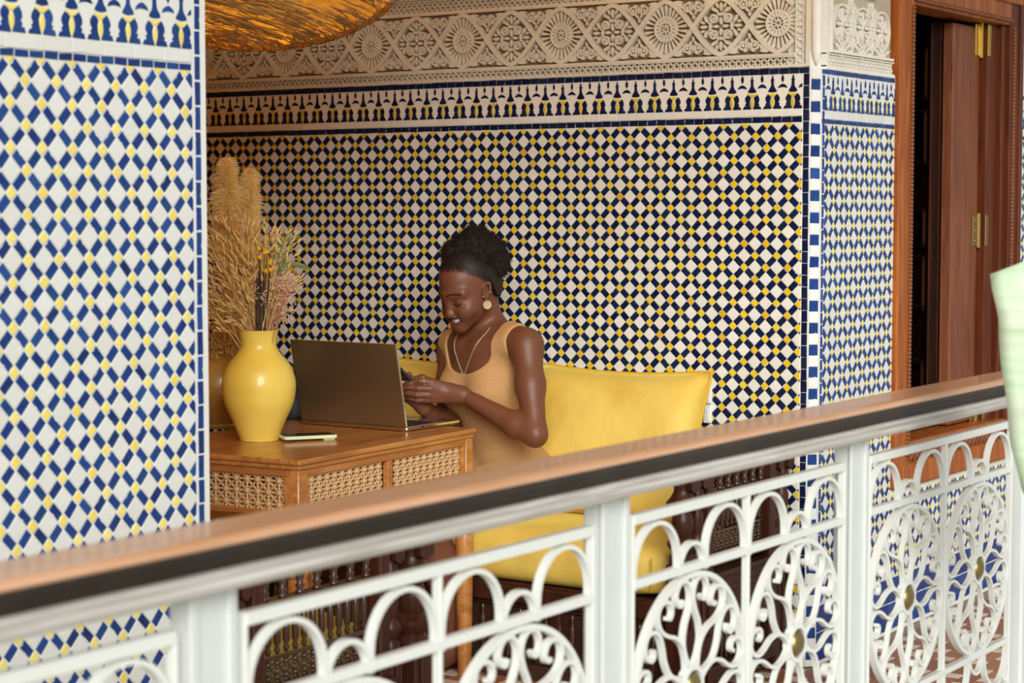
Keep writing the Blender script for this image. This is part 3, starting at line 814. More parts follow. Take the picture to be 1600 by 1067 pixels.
# ---------------------------------------------------------------- the table
TZ = .72
TA, TBv = Vector((3.823, 3.212, 0)), Vector((4.684, 3.270, 0))
ta = atan2(TBv.y - TA.y, TBv.x - TA.x); TLn = (TBv - TA).length
table = thing('side_table', 'orange brown wooden table with carved lattice apron between the two sofas', 'table', TA, ta)
TW = .60
tp = MB().box(0, TLn, 0, TW, TZ - .015, TZ, .004).box(.005, TLn - .005, .005, TW - .005, TZ - .028, TZ - .014, .004)
tp.obj('table_top', 'wood_table', table)
az0, az1 = TZ - .150, TZ - .027
posts = [(.028, .028), (TLn - .024, .028), (.028, TW - .028), (TLn - .024, TW - .028)]
for px, py in posts:
    lg = MB().box(px - .019, px + .019, py - .019, py + .019, az0 - .10, az1, .003)
    zt = az0 - .10
    lg.lathe([(.018, 0), (.0215, .05), (.0255, zt - .16), (.0265, zt - .065), (.024, zt - .055), (.0275, zt - .05), (.0275, zt - .04), (.021, zt - .032), (.020, zt - .028), (.027, zt - .018), (.027, zt - .008), (.020, zt)], 16, Matrix.Translation((px, py, 0)))
    lg.obj('leg', 'wood_table', table, True, 40)
bz0, bz1 = az0 + .016, az1 - .020
PT = .022
def apron(x0, x1, fn, mid):
    """framed apron with recessed lattice panels; fn maps (along, out, z)"""
    mb = MB()
    spans = [(x0, (x0 + x1) / 2 - .012), ((x0 + x1) / 2 + .012, x1)] if mid else [(x0, x1)]
    rails = [(x0, x1, az0, bz0), (x0, x1, bz1, az1)] + ([((x0 + x1) / 2 - .012, (x0 + x1) / 2 + .012, bz0, bz1)] if mid else []) + [(x0, x0 + .012, bz0, bz1), (x1 - .012, x1, bz0, bz1)]
    return rails, spans
LPI = .034
lb = lattice_bead(LPI, .0098).mesh('lattice_bead', 'wood_bead', True)
for side in ('front', 'back', 'left', 'right'):
    horiz = side in ('front', 'back')
    L = TLn if horiz else TW
    rails, spans = apron(.047, L - .047, None, horiz)
    T = {'front': Matrix.Translation((0, .012, 0)), 'back': Matrix.Translation((0, TW - .028, 0)),
         'left': Matrix.Translation((.012, TW, 0)) @ Matrix.Rotation(-pi / 2, 4, 'Z'), 'right': Matrix.Translation((TLn - .012, 0, 0)) @ Matrix.Rotation(pi / 2, 4, 'Z')}[side]
    mb = MB()
    for a, c, e, f in rails: mb.box(a, c, 0, .018, e, f, .002)
    mb.obj('apron', 'wood_apron', table, M=T)
    for a, c in spans:
        pn = put('lattice_panel', MB().box(a + .008, c - .008, .019, .021, bz0 + .001, bz0 + .003).mesh('lattice_panel', 'wood_apron'), table, T)
        n = int((c - a - .004) / LPI); off = (a + c) / 2 - (n - 1) * LPI / 2
        nz = 3; z0 = (bz0 + bz1) / 2 - (nz - 1) * .0305 / 2
        for i in range(n):
            for j_ in range(nz):
                put('lattice_bead', lb, pn, Matrix.Translation((off + i * LPI, .010, z0 + j_ * .0305)) @ Matrix.Diagonal((1, 1, .897, 1)))
for px, py, s in ((.06, .028, 1), (TLn - .06, .028, -1)):
    MB().prism([(0, 0), (s * .07, 0), (s * .06, -.012), (s * .03, -.018), (s * .022, -.05), (s * .008, -.06), (0, -.10)], 0, .016, Matrix.Translation((px - s * .013, py + .008, az0)) @ Matrix.Rotation(pi / 2, 4, 'X')).obj('bracket', 'wood_apron', table)

# ---------------------------------------------------------------- sofas with turned arms
def turned_post(z0, z1, r):
    h = z1 - z0
    return [(r * 1.1, z0), (r * 1.1, z0 + .02), (r * .8, z0 + .03), (r * 1.25, z0 + .05), (r * 1.25, z0 + .06), (r * .7, z0 + .075), (r * .85, z0 + .09), (r * .9, z0 + h * .5),
            (r * .85, z1 - .11), (r * .7, z1 - .095), (r * 1.3, z1 - .08), (r * 1.35, z1 - .068), (r * 1.0, z1 - .055), (r * .75, z1 - .04), (r * .7, z1 - .03), (r * 1.0, z1)]
SP = MB().lathe(baluster_prof(.10, .0125), 10).mesh('baluster', 'wood_spindle', True)
SPL = MB().lathe([(.004, 0), (.0065, .008), (.004, .016), (.0075, .024), (.0075, .07), (.004, .078), (.0065, .086), (.004, .094)], 8).mesh('spindle', 'wood_spindle', True)
XB = lattice_bead(.028, .0062).mesh('lattice_bead', 'wood_spindle', True)
ARM_H = .70
def sofa_arm(root, y, xf, xb, s):
    """arm across the end of a sofa in the plane y; xf = front end, xb = back end, s = +1 when the front looks to -X"""
    X = lambda d: xf + s * d
    L = abs(xb - xf)
    W = [(0, .045, .075, .030), (.1, .020, 0, 0)]
    arm = put('arm_panel', MB().box(X(.012), X(L - .01), y - .028, y + .028, ARM_H - .035, ARM_H, .010).mesh('arm_panel', 'wood_dark'), root)
    def col(d, r, z0=.05):
        MB().lathe(turned_post(.395, ARM_H - .07, r), 14, Matrix.Translation((X(d), y, 0))).box(X(d) - r * 1.1, X(d) + r * 1.1, y - r * 1.1, y + r * 1.1, ARM_H - .072, ARM_H - .03, .002)\
            .prism([(-r * 1.4, 0), (r * 1.4, 0), (r * .8, -.018), (r * .7, -.04), (0, -.05), (-r * .7, -.04), (-r * .8, -.018)], -.008, .008, Matrix.Translation((X(d), y - r, ARM_H - .06)) @ Matrix.Rotation(pi / 2, 4, 'X')).obj('column', 'wood_dark', arm, True, 40)
        MB().box(X(d) - r, X(d) + r, y - r, y + r, .0, .395, .004).box(X(d) - r * .5, X(d) + r * .5, y - r - .006, y - r, .22, .385, .003).obj('column', 'wood_dark', arm)
    col(.045, .034); col(.125, .021); col(L - .085, .020); col(L - .035, .026)
    p0, p1 = .150, L - .110
    def fr(a, c, z0, z1, dy=.022): return MB().box(X(a), X(c), y - dy, y + dy, z0, z1, .004)
    for a, c, z0, z1 in ((p0, p0 + .035, .05, ARM_H - .03), (p1 - .035, p1, .05, ARM_H - .03)): fr(a, c, z0, z1).obj('stile', 'wood_dark', arm)
    for z0, z1, dy in ((.556, .574, .022), (.365, .398, .022), (.18, .345, .030), (.05, .09, .03)): fr(p0, p1, z0, z1, dy).obj('rail', 'wood_dark', arm)
    fr(p0 - .01, p1 + .01, .335, .352, .040).box(X(p0), X(p1), y - .036, y + .036, .29, .305, .004).obj('moulding', 'wood_dark', arm)
    q0, q1 = p0 + .045, p1 - .045
    for k in range(7):
        put('baluster', SP, arm, Matrix.Translation((X(q0 + .012 + (q1 - q0 - .024) * k / 6), y, .573)))
    n = max(2, int((q1 - q0) / .028)); off = (q0 + q1) / 2 - (n - 1) * .014
    for k in range(n):
        put('spindle', SPL, arm, Matrix.Translation((X(off + k * .028), y, .462)))
        for z in (.415, .443):
            put('lattice_bead', XB, arm, Matrix.Translation((X(off + k * .028), y, z)))
        put('spindle', SPL, arm, Matrix.Translation((X(off + k * .028), y, .09)))
    MB().box(X(q0), X(q1), y - .004, y + .004, .453, .460).obj('rail', 'wood_spindle', arm)
def cushion(name, x0, x1, y0, y1, z0, z1, root=None, crown=.04, ear=.0, n=14, r=.05):
    """soft box: rounded edges, crowned top"""
    bm = MB(); vs = []; fs = []
    nx, ny, nz = n, n, 8
    def P(u, v, w):
        c = [(a * 2 - 1) for a in (u, v, w)]
        h = [(x1 - x0) / 2, (y1 - y0) / 2, (z1 - z0) / 2]
        q = Vector((c[0] * h[0], c[1] * h[1], c[2] * h[2]))
        inner = Vector([max(-(h[i] - r), min(h[i] - r, q[i])) for i in range(3)])
        d = q - inner
        if d.length > 1e-6: q = inner + d.normalized() * min(r, max(abs(d.x), abs(d.y), abs(d.z)))
        q.z += crown * (1 - c[0] ** 4) * (1 - c[1] ** 4) * max(0, c[2])
        return Vector(((x0 + x1) / 2, (y0 + y1) / 2, (z0 + z1) / 2)) + q
    def face(fn, a, c):
        o = len(vs)
        for i in range(a + 1):
            for j in range(c + 1): vs.append(P(*fn(i / a, j / c)))
        for i in range(a):
            for j in range(c): fs.append((o + i * (c + 1) + j, o + (i + 1) * (c + 1) + j, o + (i + 1) * (c + 1) + j + 1, o + i * (c + 1) + j + 1))
    face(lambda a, c: (a, c, 1), nx, ny); face(lambda a, c: (a, 1 - c, 0), nx, ny)
    face(lambda a, c: (0, 1 - a, c), ny, nz); face(lambda a, c: (1, a, c), ny, nz)
    face(lambda a, c: (a, 0, c), nx, nz); face(lambda a, c: (1 - a, 1, c), nx, nz)
    me = bm.add(vs, fs).mesh(name, 'velvet_yellow', True)
    b_ = __import__('bmesh').new(); b_.from_mesh(me); __import__('bmesh').ops.remove_doubles(b_, verts=b_.verts, dist=.0008); b_.to_mesh(me); b_.free()
    return put(name, me, root)
sofa = thing('wooden_sofa', 'dark carved wooden sofa with yellow seat under the sitting person', 'sofa', (0, 0, 0))
sofa_arm(sofa, 2.585, 4.625, 5.298, 1)
MB().box(4.72, 5.29, 2.64, 4.6, .235, .275, .004).box(4.70, 4.74, 2.62, 4.6, .22, .27, .004).obj('seat_frame', 'wood_dark', sofa)
MB().box(4.735, 4.755, 2.64, 4.6, .03, .22, .003).box(4.705, 4.76, 2.62, 4.6, .0, .045, .004).obj('front_panel', 'wood_spindle', sofa)
MB().box(5.22, 5.29, 2.64, 4.6, .0, .62, .004).obj('back_board', 'wood_dark', sofa)
pan = MB().box(4.722, 4.73, 2.66, 4.5, .205, .215, .002).obj('spindle_front', 'wood_spindle', sofa)
for k in range(40):
    y = 2.70 + k * .044
    put('spindle', SPL, pan, Matrix.Translation((4.718, y, .055)) @ Matrix.Diagonal((1.3, 1.3, 1.6, 1)))
for y in (2.66, 3.02, 3.38, 3.74, 4.1): MB().box(4.708, 4.735, y - .018, y + .018, .04, .225, .003).obj('stile', 'wood_dark', pan)
seat = cushion('seat_cushion', 4.705, 5.24, 2.665, 4.55, .278, .415, sofa, .022, r=.045)
MB().tube([(4.7035, 2.70, .30), (4.7015, 2.699, .38), (4.7035, 2.70, .395)], .002, 6).obj('seam', 'velvet_piping', sofa)
sofa2 = thing('wooden_sofa', 'dark carved wooden sofa half hidden behind the left pillar and white railing', 'sofa', (0, 0, 0))
sofa_arm(sofa2, 2.585, 3.500, 2.80, -1)
cushion('seat_cushion', 2.86, 3.385, 2.66, 4.5, .278, .470, sofa2, .05, r=.045)
MB().box(2.85, 3.40, 2.64, 4.5, .22, .275, .004).box(3.37, 3.40, 2.64, 4.5, .03, .22, .003).obj('seat_frame', 'wood_dark', sofa2)

def back_cushion(name, y0, y1, z0, z1, xb, label, lean=.15, th=.15, earz=.035):
    """square cushion leaning on the wall: pulled-out corners, hollow edges, piping round the rim"""
    root = tag(put(name, None), label, 'cushion', 'yellow velvet back cushions')
    n = 20
    vs, fs = [], []
    def P(u, v, s):
        a, c = u * 2 - 1, v * 2 - 1
        W, H = (y1 - y0) / 2, (z1 - z0) / 2
        ex = 1 - .045 * (1 - c * c); ez = 1 - .085 * (1 - a * a)       # hollow sides
        y = a * W * ex; z = c * H * ez
        t = th / 2 * ((1 - a ** 6) * (1 - c ** 6)) ** .5 * (1 + .12 * sin(5 * a + 2 * c) * sin(3 * c + 1))
        x = -t * s
        return Vector((xb - th / 2 - .02 + x + lean * (c - 1) * -.0 - lean * (1 - c) * .5 * 1.0, (y0 + y1) / 2 + y, (z0 + z1) / 2 + z))
    for s in (1, -1):
        o = len(vs)
        for i in range(n + 1):
            for j in range(n + 1): vs.append(P(i / n, j / n, s))
        for i in range(n):
            for j in range(n):
                q = (o + i * (n + 1) + j, o + i * (n + 1) + j + 1, o + (i + 1) * (n + 1) + j + 1, o + (i + 1) * (n + 1) + j)
                fs.append(q if s == 1 else q[::-1])
    me = MB().add(vs, fs).mesh('cover', 'velvet_yellow', True)
    b_ = __import__('bmesh').new(); b_.from_mesh(me); __import__('bmesh').ops.remove_doubles(b_, verts=b_.verts, dist=.0006); b_.to_mesh(me); b_.free()
    put('cover', me, root)
    loop = [P(i / n, 1, 0) for i in range(n)] + [P(1, 1 - i / n, 0) for i in range(n)] + [P(1 - i / n, 0, 0) for i in range(n)] + [P(0, i / n, 0) for i in range(n)]
    MB().tube(loop, .0048, 6, closed=True).obj('piping', 'velvet_piping', root, True)
    return root
back_cushion('back_cushion', 2.775, 3.395, .425, .872, 5.285, 'large yellow velvet cushion with piped edge right of the person')
back_cushion('back_cushion', 3.41, 4.06, .425, .872, 5.285, 'yellow velvet cushion mostly hidden by the laptop left of the person')

# ---------------------------------------------------------------- white socket on the wall
sk = thing('wall_socket', 'white double wall socket beside the right end of the yellow cushion', 'socket', (X0, 2.845, .75))
for z in (-.019, .040):
    MB().box(-.014, -.002, -.012, .016, z - .026, z + .026, .003).obj('face_plate', 'socket_white', sk)
    MB().box(-.016, -.013, -.004, .009, z - .017, z + .017, .001).obj('socket_insert', 'black_plastic' if False else 'iron_white', sk)

# ---------------------------------------------------------------- vases
def vase(name, label, loc, prof, m):
    r = [(x, z) for x, z in prof]
    mb = MB().lathe([(prof[0][0] * .9, 0)] + r + [(x - .006, z) for x, z in reversed(r)], 48, cap=True)
    o = mb.obj(name, m, None, True, 50, Matrix.Translation(loc))
    return tag(o, label, 'vase')
V1 = Vector((4.105, 3.590, TZ)); V2 = Vector((4.285, 3.895, TZ))
def prof_s(pts): return [tuple(p) for p in spline([(a, b, 0) for a, b in pts], 4)]
VP1 = [(x, z) for x, z, _ in prof_s([(.053, .001), (.056, .012), (.073, .055), (.093, .10), (.1005, .14), (.099, .17), (.086, .205), (.062, .235), (.0505, .252), (.0485, .268), (.052, .290), (.0565, .302)])]
VP2 = [(x, z) for x, z, _ in prof_s([(.055, .001), (.060, .010), (.060, .016), (.080, .040), (.108, .09), (.115, .125), (.105, .165), (.082, .200), (.062, .215), (.060, .225), (.064, .230)])]
vase('yellow_vase', 'glossy bright yellow vase with narrow neck holding pampas grass', V1, VP1, 'vase_yellow')
vase('ochre_vase', 'dark ochre crackled round vase standing behind the bright yellow vase', V2, VP2, 'vase_ochre')
VT1, VT2 = V1 + UP * .30, V2 + UP * .225

# ---------------------------------------------------------------- dried stems
def husk_mesh(L, w, m):
    mb = MB()
    rings = [(0, .12), (.25, .8), (.5, 1.0), (.75, .55)]
    vs = []; n = 5
    for t, k in rings:
        for i in range(n):
            a = 2 * pi * i / n; vs.append((cos(a) * w * k, sin(a) * w * k * .6, t * L))
    vs.append((0, 0, L)); fs = []
    for r in range(3):
        for i in range(n):
            j = (i + 1) % n; fs.append((r * n + i, r * n + j, (r + 1) * n + j, (r + 1) * n + i))
    for i in range(n): fs.append((3 * n + i, 3 * n + (i + 1) % n, 4 * n))
    return mb.add(vs, fs).mesh('husk', m, True)
HUSKS = {m: [husk_mesh(.026, .0042, m), husk_mesh(.032, .0048, m), husk_mesh(.021, .0036, m)] for m in ('straw', 'straw_pale', 'straw_gold')}
def dirmat(d):
    return d.to_track_quat('Z', 'Y').to_matrix().to_4x4()
def stem_curve(base, tip, bow, n=9):
    base, tip = Vector(base), Vector(tip)
    mid = (base + tip) / 2 + Vector(bow)
    return [base.lerp(mid, t).lerp(mid.lerp(tip, t), t) for t in [i / (n - 1) for i in range(n)]]
def oat(base, tip, m, label, group, nh=16, spread_=.030):
    bow = (random.uniform(-.02, .02), random.uniform(-.02, .02), random.uniform(.02, .06))
    pts = stem_curve(base, tip, bow)
    mb = MB().tube(pts, [.0013] * 5 + [.0009] * 4, 5)
    hs = []
    L = len(pts) - 1
    for k in range(nh):
        t = 1 - .62 * (k / nh) ** 1.1
        i = min(int(t * L), L - 1); p = pts[i].lerp(pts[i + 1], t * L - i)
        d = (pts[i + 1] - pts[i]).normalized()
        o = Vector((random.gauss(0, 1), random.gauss(0, 1), random.gauss(-.1, .6))); o = (o - d * o.dot(d)).normalized()
        q = p + o * random.uniform(.35, 1) * spread_ + d * .014
        if k: mb.tube([p, (p + q) / 2 + UP * .004, q], .0005, 3, cap=False)
        hd = (d * 1.1 + o * random.uniform(.3, .9) + UP * random.uniform(-.5, .3)).normalized()
        hs.append((q if k else p, hd))
    root = tag(mb.obj('dried_oat_stem', m), label, 'dried stem', group)
    for q, hd in hs:
        put('husk', random.choice(HUSKS[m]), root, Matrix.Translation(q) @ dirmat(hd) @ Matrix.Rotation(random.uniform(0, 6), 4, 'Z'))
    return root
def inside(vt, k=.035):
    a = random.uniform(0, 2 * pi); r = k * sqrt(random.random()); return vt + Vector((r * cos(a), r * sin(a), -.10))
# pampas plumes
def pampas(base, p0, tip, rmax, nf, label):
    root = thing('pampas_plume', label, 'dried grass', base, 0, 'pampas plumes in the yellow vase')
    base, p0, tip = Vector(base), Vector(p0), Vector(tip)
    ax = tip - p0
    MB().tube([(0, 0, 0), (p0 - base) * .55 + Vector((0, 0, .01)), p0 - base, tip - base], [.0022, .002, .0018, .0008], 5).obj('stem', 'straw_gold', root)
    mb = MB(); L = ax.length; a0 = ax.normalized(); ex = a0.orthogonal().normalized(); ey = a0.cross(ex)
    for k in range(nf):
        t = random.random() ** .9
        an = random.uniform(0, 2 * pi); o = ex * cos(an) + ey * sin(an)
        lump = 1 + .22 * sin(17 * t + 2 * an) + .15 * sin(31 * t - 3 * an)
        env = rmax * min(1, (t + .12) / .30) ** .6 * min(1, (1.03 - t) / .16) ** .6 * (1 - .25 * t) * lump
        rr = random.random() ** .5
        s = p0 - base + a0 * (t * L * .95) + o * env * rr * .45
        dn = (o * random.uniform(.7, 1.2) + a0 * random.uniform(.1, 1.1) + Vector((random.gauss(0, .25), random.gauss(0, .25), random.gauss(-.1, .3)))).normalized()
        ln = env * rr * random.uniform(.5, .9) + .006
        m_ = s + dn * ln * .55
        e = s + dn * ln + Vector((0, 0, -ln * .25)) + o * ln * .1
        w = dn.cross(o + Vector((random.gauss(0, .4), random.gauss(0, .4), random.gauss(0, .4)))).normalized() * random.uniform(.0005, .0010)
        mb.add([s + w, s - w, m_ - w * 1.2, m_ + w * 1.2, e], [(0, 1, 2, 3), (3, 2, 4)])
    o = mb.obj('plume', 'straw_pale', root); o['kind'] = 'stuff'
pampas(VT1 - UP * .12, VT1 + RT * -.075 + UP * .16, VT1 + RT * -.082 + UP * .480, .044, 9000, 'tall pale pampas plume, the left and taller of the two')
pampas(VT1 - UP * .12, VT1 + RT * -.035 + UP * .15 + FW * .02, VT1 + RT * -.020 + UP * .452 + FW * .03, .035, 7000, 'tall pale pampas plume, the right and slightly shorter one')
G1, G2 = 'dried oat stems in the yellow vase', 'dried oat stems in the ochre vase'
L1, L2 = 'pale golden dried oat stem fanning out of the bright yellow vase', 'darker golden dried oat stem fanning out of the ochre vase'
for k in range(46):
    r = random.uniform(-.165, .035); u = random.uniform(.07, .36) * (1 - .9 * max(0, r) / .2)
    if r < -.1: u = random.uniform(.03, .35)
    oat(inside(VT1), VT1 + RT * r + UP * u + FW * random.uniform(-.07, .07), random.choice(['straw', 'straw_pale', 'straw', 'straw_gold']), L1, G1, 20, .034)
for k in range(34):
    r = random.uniform(-.12, .10); u = random.uniform(-.01, .22)
    oat(inside(VT2, .04), VT2 + RT * r + UP * u + FW * random.uniform(-.08, .06), random.choice(['straw_gold', 'straw', 'straw_gold']), L2, G2, 18, .036)
for k in range(12):
    r = random.uniform(.01, .10); u = random.uniform(.10, .27)
    oat(inside(VT1), VT1 + RT * r + UP * u + FW * random.uniform(-.05, .07), 'straw_pale', L1, G1, 14, .03)
# pink statice on the right, reddish stems
for k in range(14):
    r, u = random.uniform(.0, .085), random.uniform(.045, .17)
    if k < 5: r, u = random.uniform(.06, .105), random.uniform(.09, .14)
    base = VT1 + RT * random.uniform(.0, .04) + FW * random.uniform(-.03, .03) - UP * .06
    tip = VT1 + RT * r + UP * u + FW * random.uniform(-.06, .03)
    root = tag(MB().tube(stem_curve(base, tip, (0, 0, .02)), .0014, 5).obj('statice_stem', 'stem_pink'), 'pinkish dried statice sprig at the right side of the yellow vase', 'dried flower', 'pink statice sprigs')
    mb = MB()
    for j_ in range(70):
        p = tip + Vector((random.gauss(0, .014), random.gauss(0, .014), random.gauss(0, .014)))
        d = Vector((random.gauss(0, 1), random.gauss(0, 1), random.gauss(.4, 1))).normalized(); o = d.orthogonal().normalized(); w = d.cross(o)
        s = random.uniform(.003, .006)
        mb.add([p, p + d * s + o * s * .8, p + d * s * 1.2, p + d * s + w * s * .8, p + d * s - o * s * .7], [(0, 1, 2), (0, 2, 3), (0, 4, 2)])
    q = mb.obj('blossom', 'flower_pink', root); q['kind'] = 'stuff'
for k in range(9):
    tip = VT1 + RT * random.uniform(.012, .045) + UP * random.uniform(.155, .225) + FW * random.uniform(-.09, -.06)
    root = tag(MB().tube(stem_curve(VT1 + RT * .01 - UP * .08, tip, (0, 0, .01)), .0010, 5).obj('yellow_button_flower', 'stem_black'), 'small round yellow button flower among the pale oats', 'dried flower', 'yellow button flowers')
    MB().ball(tip, .0065, 8, 6).obj('bloom', 'flower_yellow', root, True)
for k in range(4):
    tip = VT1 + RT * (.004 + .006 * k) + UP * random.uniform(.13, .16) + FW * -.05
    tag(MB().tube(stem_curve(VT1 + RT * (-.004 + .006 * k) + FW * -.03 - UP * .06, tip, (0, 0, .0)), .0024, 6).obj('dark_stem', 'stem_black'), 'thick dark bare stem in the middle of the yellow vase', 'dried stem', 'dark bare stems')
def blade(base, pts, w, label):
    root = tag(MB().tube([base, Vector(base).lerp(Vector(pts[0]), .5) + UP * .01, pts[0]], .0013, 5).obj('green_leaf_stem', 'leaf_green'), label, 'leaf', 'green leaves in the bouquet')
    P = spline([tuple(p) for p in pts], 4); vs, fs = [], []
    n = len(P)
    for i, p in enumerate(P):
        t = i / (n - 1); k = w * (sin(pi * (.08 + .92 * t)) ** .7 if t < 1 else .02)
        up = UP.cross((Vector(P[-1]) - Vector(P[0])).normalized()).cross(Vector(P[-1]) - Vector(P[0])).normalized()
        side = (up * .85 + FW * .4).normalized()
        for s in (-1, 0, 1): vs.append(Vector(p) + side * k * s + FW * (.004 if s == 0 else 0))
    for i in range(n - 1):
        for s in range(2): fs.append((i * 3 + s, (i + 1) * 3 + s, (i + 1) * 3 + s + 1, i * 3 + s + 1))
    o = MB().add(vs, fs).obj('blade', 'leaf_green', root, True)
    md = o.modifiers.new('thick', 'SOLIDIFY'); md.thickness = .0008
bl = VT1 + FW * -.03
blade(VT1, [bl + RT * .05 + UP * .215, bl + RT * .075 + UP * .242, bl + RT * .105 + UP * .252, bl + RT * .118 + UP * .262], .010, 'grey green leaf blade standing out above the pink statice')
blade(VT1, [bl + RT * .055 + UP * .228, bl + RT * .068 + UP * .20, bl + RT * .07 + UP * .17, bl + RT * .062 + UP * .155], .012, 'curved grey green leaf hanging down beside the yellow buttons')
blade(VT1, [bl + RT * .06 + UP * .17, bl + RT * .09 + UP * .182, bl + RT * .125 + UP * .176, bl + RT * .148 + UP * .168], .0085, 'longest green leaf pointing right towards the tiled wall')

# ---------------------------------------------------------------- laptop
LP1, LP2 = Vector((4.482, 3.757, TZ)), Vector((4.484, 3.372, TZ))   # hinge ends: left, right in view
hy = (LP2 - LP1).normalized(); LW = (LP2 - LP1).length
MLAP = frame(LP1, hy, Vector((-hy.y, hy.x, 0)), UP)
lap = put('laptop', None, None, MLAP)
tag(lap, 'open grey laptop with its lid back turned to the camera on the table', 'laptop')
LD = .262
bm_ = MB().box(0, LW, 0, LD, .003, .0145, .003)
for x in (.02, LW - .02):
    for y in (.02, LD - .02): bm_.box(x - .008, x + .008, y - .008, y + .008, 0, .0035)
bm_.obj('base', 'laptop_edge', lap)
MB().box(.012, LW - .012, .035, .15, .0146, .0150).obj('keyboard_deck', 'black_plastic', lap)
kb = put('keys', MB().box(.02, .021, .04, .041, .015, .0152).mesh('keys', 'black_plastic'), lap)
kme = MB().box(-.0085, .0085, -.0085, .0085, 0, .002, .001).mesh('key', 'black_plastic')
for i in range(17):
    for j_ in range(5): put('key', kme, kb, Matrix.Translation((.024 + i * (LW - .048) / 16, .048 + j_ * .0215, .015)))
MB().box(LW / 2 - .065, LW / 2 + .065, .165, .252, .0146, .0149).obj('trackpad', 'laptop_grey', lap)
for d, w in ((.070, .012), (.098, .006), (.116, .006), (.134, .004)):
    MB().box(LW - .0005, LW + .0006, d, d + w, .0065, .0100, .0002).obj('port', 'black_plastic', lap)
TL = Matrix.Translation((0, .004, .0145)) @ Matrix.Rotation(radians(12), 4, 'X')
lid = MB().box(0, LW, -.0042, .0012, 0, .243, .002).obj('lid', 'laptop_grey', lap, M=TL)
MB().box(.002, LW - .002, .0008, .0016, .002, .241, .0004).obj('bezel', 'glass_black', lid)
MB().box(LW - .0010, LW + .0008, -.0036, .0010, .004, .239, .0006).obj('edge', 'laptop_edge', lid)
# phone on the table
ph = thing('phone', 'phone in a pale yellow green case lying on the table', 'phone', (4.188, 3.488, TZ), radians(56))
def phone(root, L, W, T, case, z=0.0):
    MB().prism(sum([arc(sx * (W / 2 - .010), sy * (L / 2 - .010), .010, a, a + 90, 5) for sx, sy, a in ((1, 1, 0), (-1, 1, 90), (-1, -1, 180), (1, -1, 270))], []), z, z + T, bev=.0014).obj('case', case, root)
    MB().prism(sum([arc(sx * (W / 2 - .012), sy * (L / 2 - .012), .008, a, a + 90, 4) for sx, sy, a in ((1, 1, 0), (-1, 1, 90), (-1, -1, 180), (1, -1, 270))], []), z + T - .0004, z + T + .0004).obj('screen', 'glass_black', root)
phone(ph, .150, .074, .0085, 'phone_case', .006)
MB().box(-.03, -.002, -.070, -.036, 0, .006, .002).box(.01, .03, .03, .05, 0, .006, .002).obj('camera_bump', 'phone_case', ph)
# black bag leaning behind the vases
bag = thing('black_bag', 'dark leather bag leaning behind the laptop beside the yellow vase', 'bag', (4.565, 3.915, TZ), radians(-60))
MB().prism([(-.10, 0), (.10, 0), (.098, .04), (.075, .125), (.06, .14), (-.06, .14), (-.075, .125), (-.098, .04)], -.035, .035, Matrix.Rotation(pi / 2, 4, 'X'), bev=.008).obj('body', 'bag_leather', bag, True, 35)
MB().tube(spline([(-.055, -.02, .13), (-.05, -.03, .165), (0, -.035, .175), (.05, -.03, .165), (.055, -.02, .13)], 4), .004, 6).obj('strap', 'bag_leather', bag, True)
MB().tube([(-.086, -.038, .05), (-.074, -.037, .10), (-.064, -.036, .134)], .0022, 6).obj('zip', 'silver', bag)

# ---------------------------------------------------------------- wicker pendant
mat('added_bulb_glow', (1, .85, .6), .2, emit=((1.0, .6, .2), 6))  # added glow; no lit source is seen in the pendant
pend = thing('wicker_pendant', 'large woven straw pendant lamp hanging at the top left of the niche', 'lamp', (3.86, 3.58, 2.06))
tiltM = Matrix.Rotation(radians(11), 4, FW)
PR, PHt = .56, .30
def pend_p(t, a, off=0):
    """t 0 rim .. 1 crown underside; shallow basket, convex below"""
    r = PR * (1 - t) ** .5 if False else PR * cos(t * pi / 2)
    return tiltM @ Vector(((r + off) * cos(a), (r + off) * sin(a), -PHt * sin(t * pi / 2) - off + .02))
mb = MB(); nr, na = 12, 64
vs = [pend_p(i / nr, 2 * pi * k / na, -.006) for i in range(nr + 1) for k in range(na)]
fs = [(i * na + k, (i + 1) * na + k, (i + 1) * na + (k + 1) % na, i * na + (k + 1) % na) for i in range(nr) for k in range(na)]
mb.add(vs, fs).obj('shade', 'wicker_back', pend, True)
mb = MB()
for k in range(2600):
    t = random.random() ** .8 * .96; a = random.uniform(0, 2 * pi); da = random.uniform(.10, .38) * (1 + t); dt = random.uniform(-.015, .035)
    n = 5
    pts = [pend_p(max(0, min(.99, t + dt * i / n)), a + da * i / n, random.uniform(0, .005)) for i in range(n + 1)]
    mb.tube(pts, random.uniform(.0011, .0022), 4)
o = mb.obj('woven_strands', 'wicker', pend); o['kind'] = 'stuff'
mb = MB()
for k in range(520):
    a = 2 * pi * k / 520 + random.uniform(-.01, .01)
    p = pend_p(.05, a, .003); q = pend_p(0.0, a + random.uniform(-.03, .05), .004) + UP * random.uniform(.0, .02)
    q2 = q + (q - p).normalized() * random.uniform(.01, .035) + Vector((cos(a), sin(a), 0)) * random.uniform(.0, .012)
    mb.tube([p, q, q2], .0013, 4)
o = mb.obj('fringe', 'wicker', pend); o['kind'] = 'stuff'
MB().ball((0, 0, -.02), .035, 12, 8).obj('added_bulb', 'added_bulb_glow', pend, True)  # added glowing ball inside the shade
bl_d = bpy.data.lights.new('warm_fill_light', 'POINT'); bl_d.energy = 120; bl_d.color = (1.0, .62, .10); bl_d.shadow_soft_size = .04  # added light, put in to give the left of the niche its orange cast
bl_o = bpy.data.objects.new('warm_fill_light', bl_d); COL.objects.link(bl_o); bl_o.parent = pend; bl_o.location = (0, 0, -.03)
MB().tube([(0, 0, .02), (0, 0, TOPZ - 2.06)], .006, 8).obj('cord', 'black_plastic', pend)

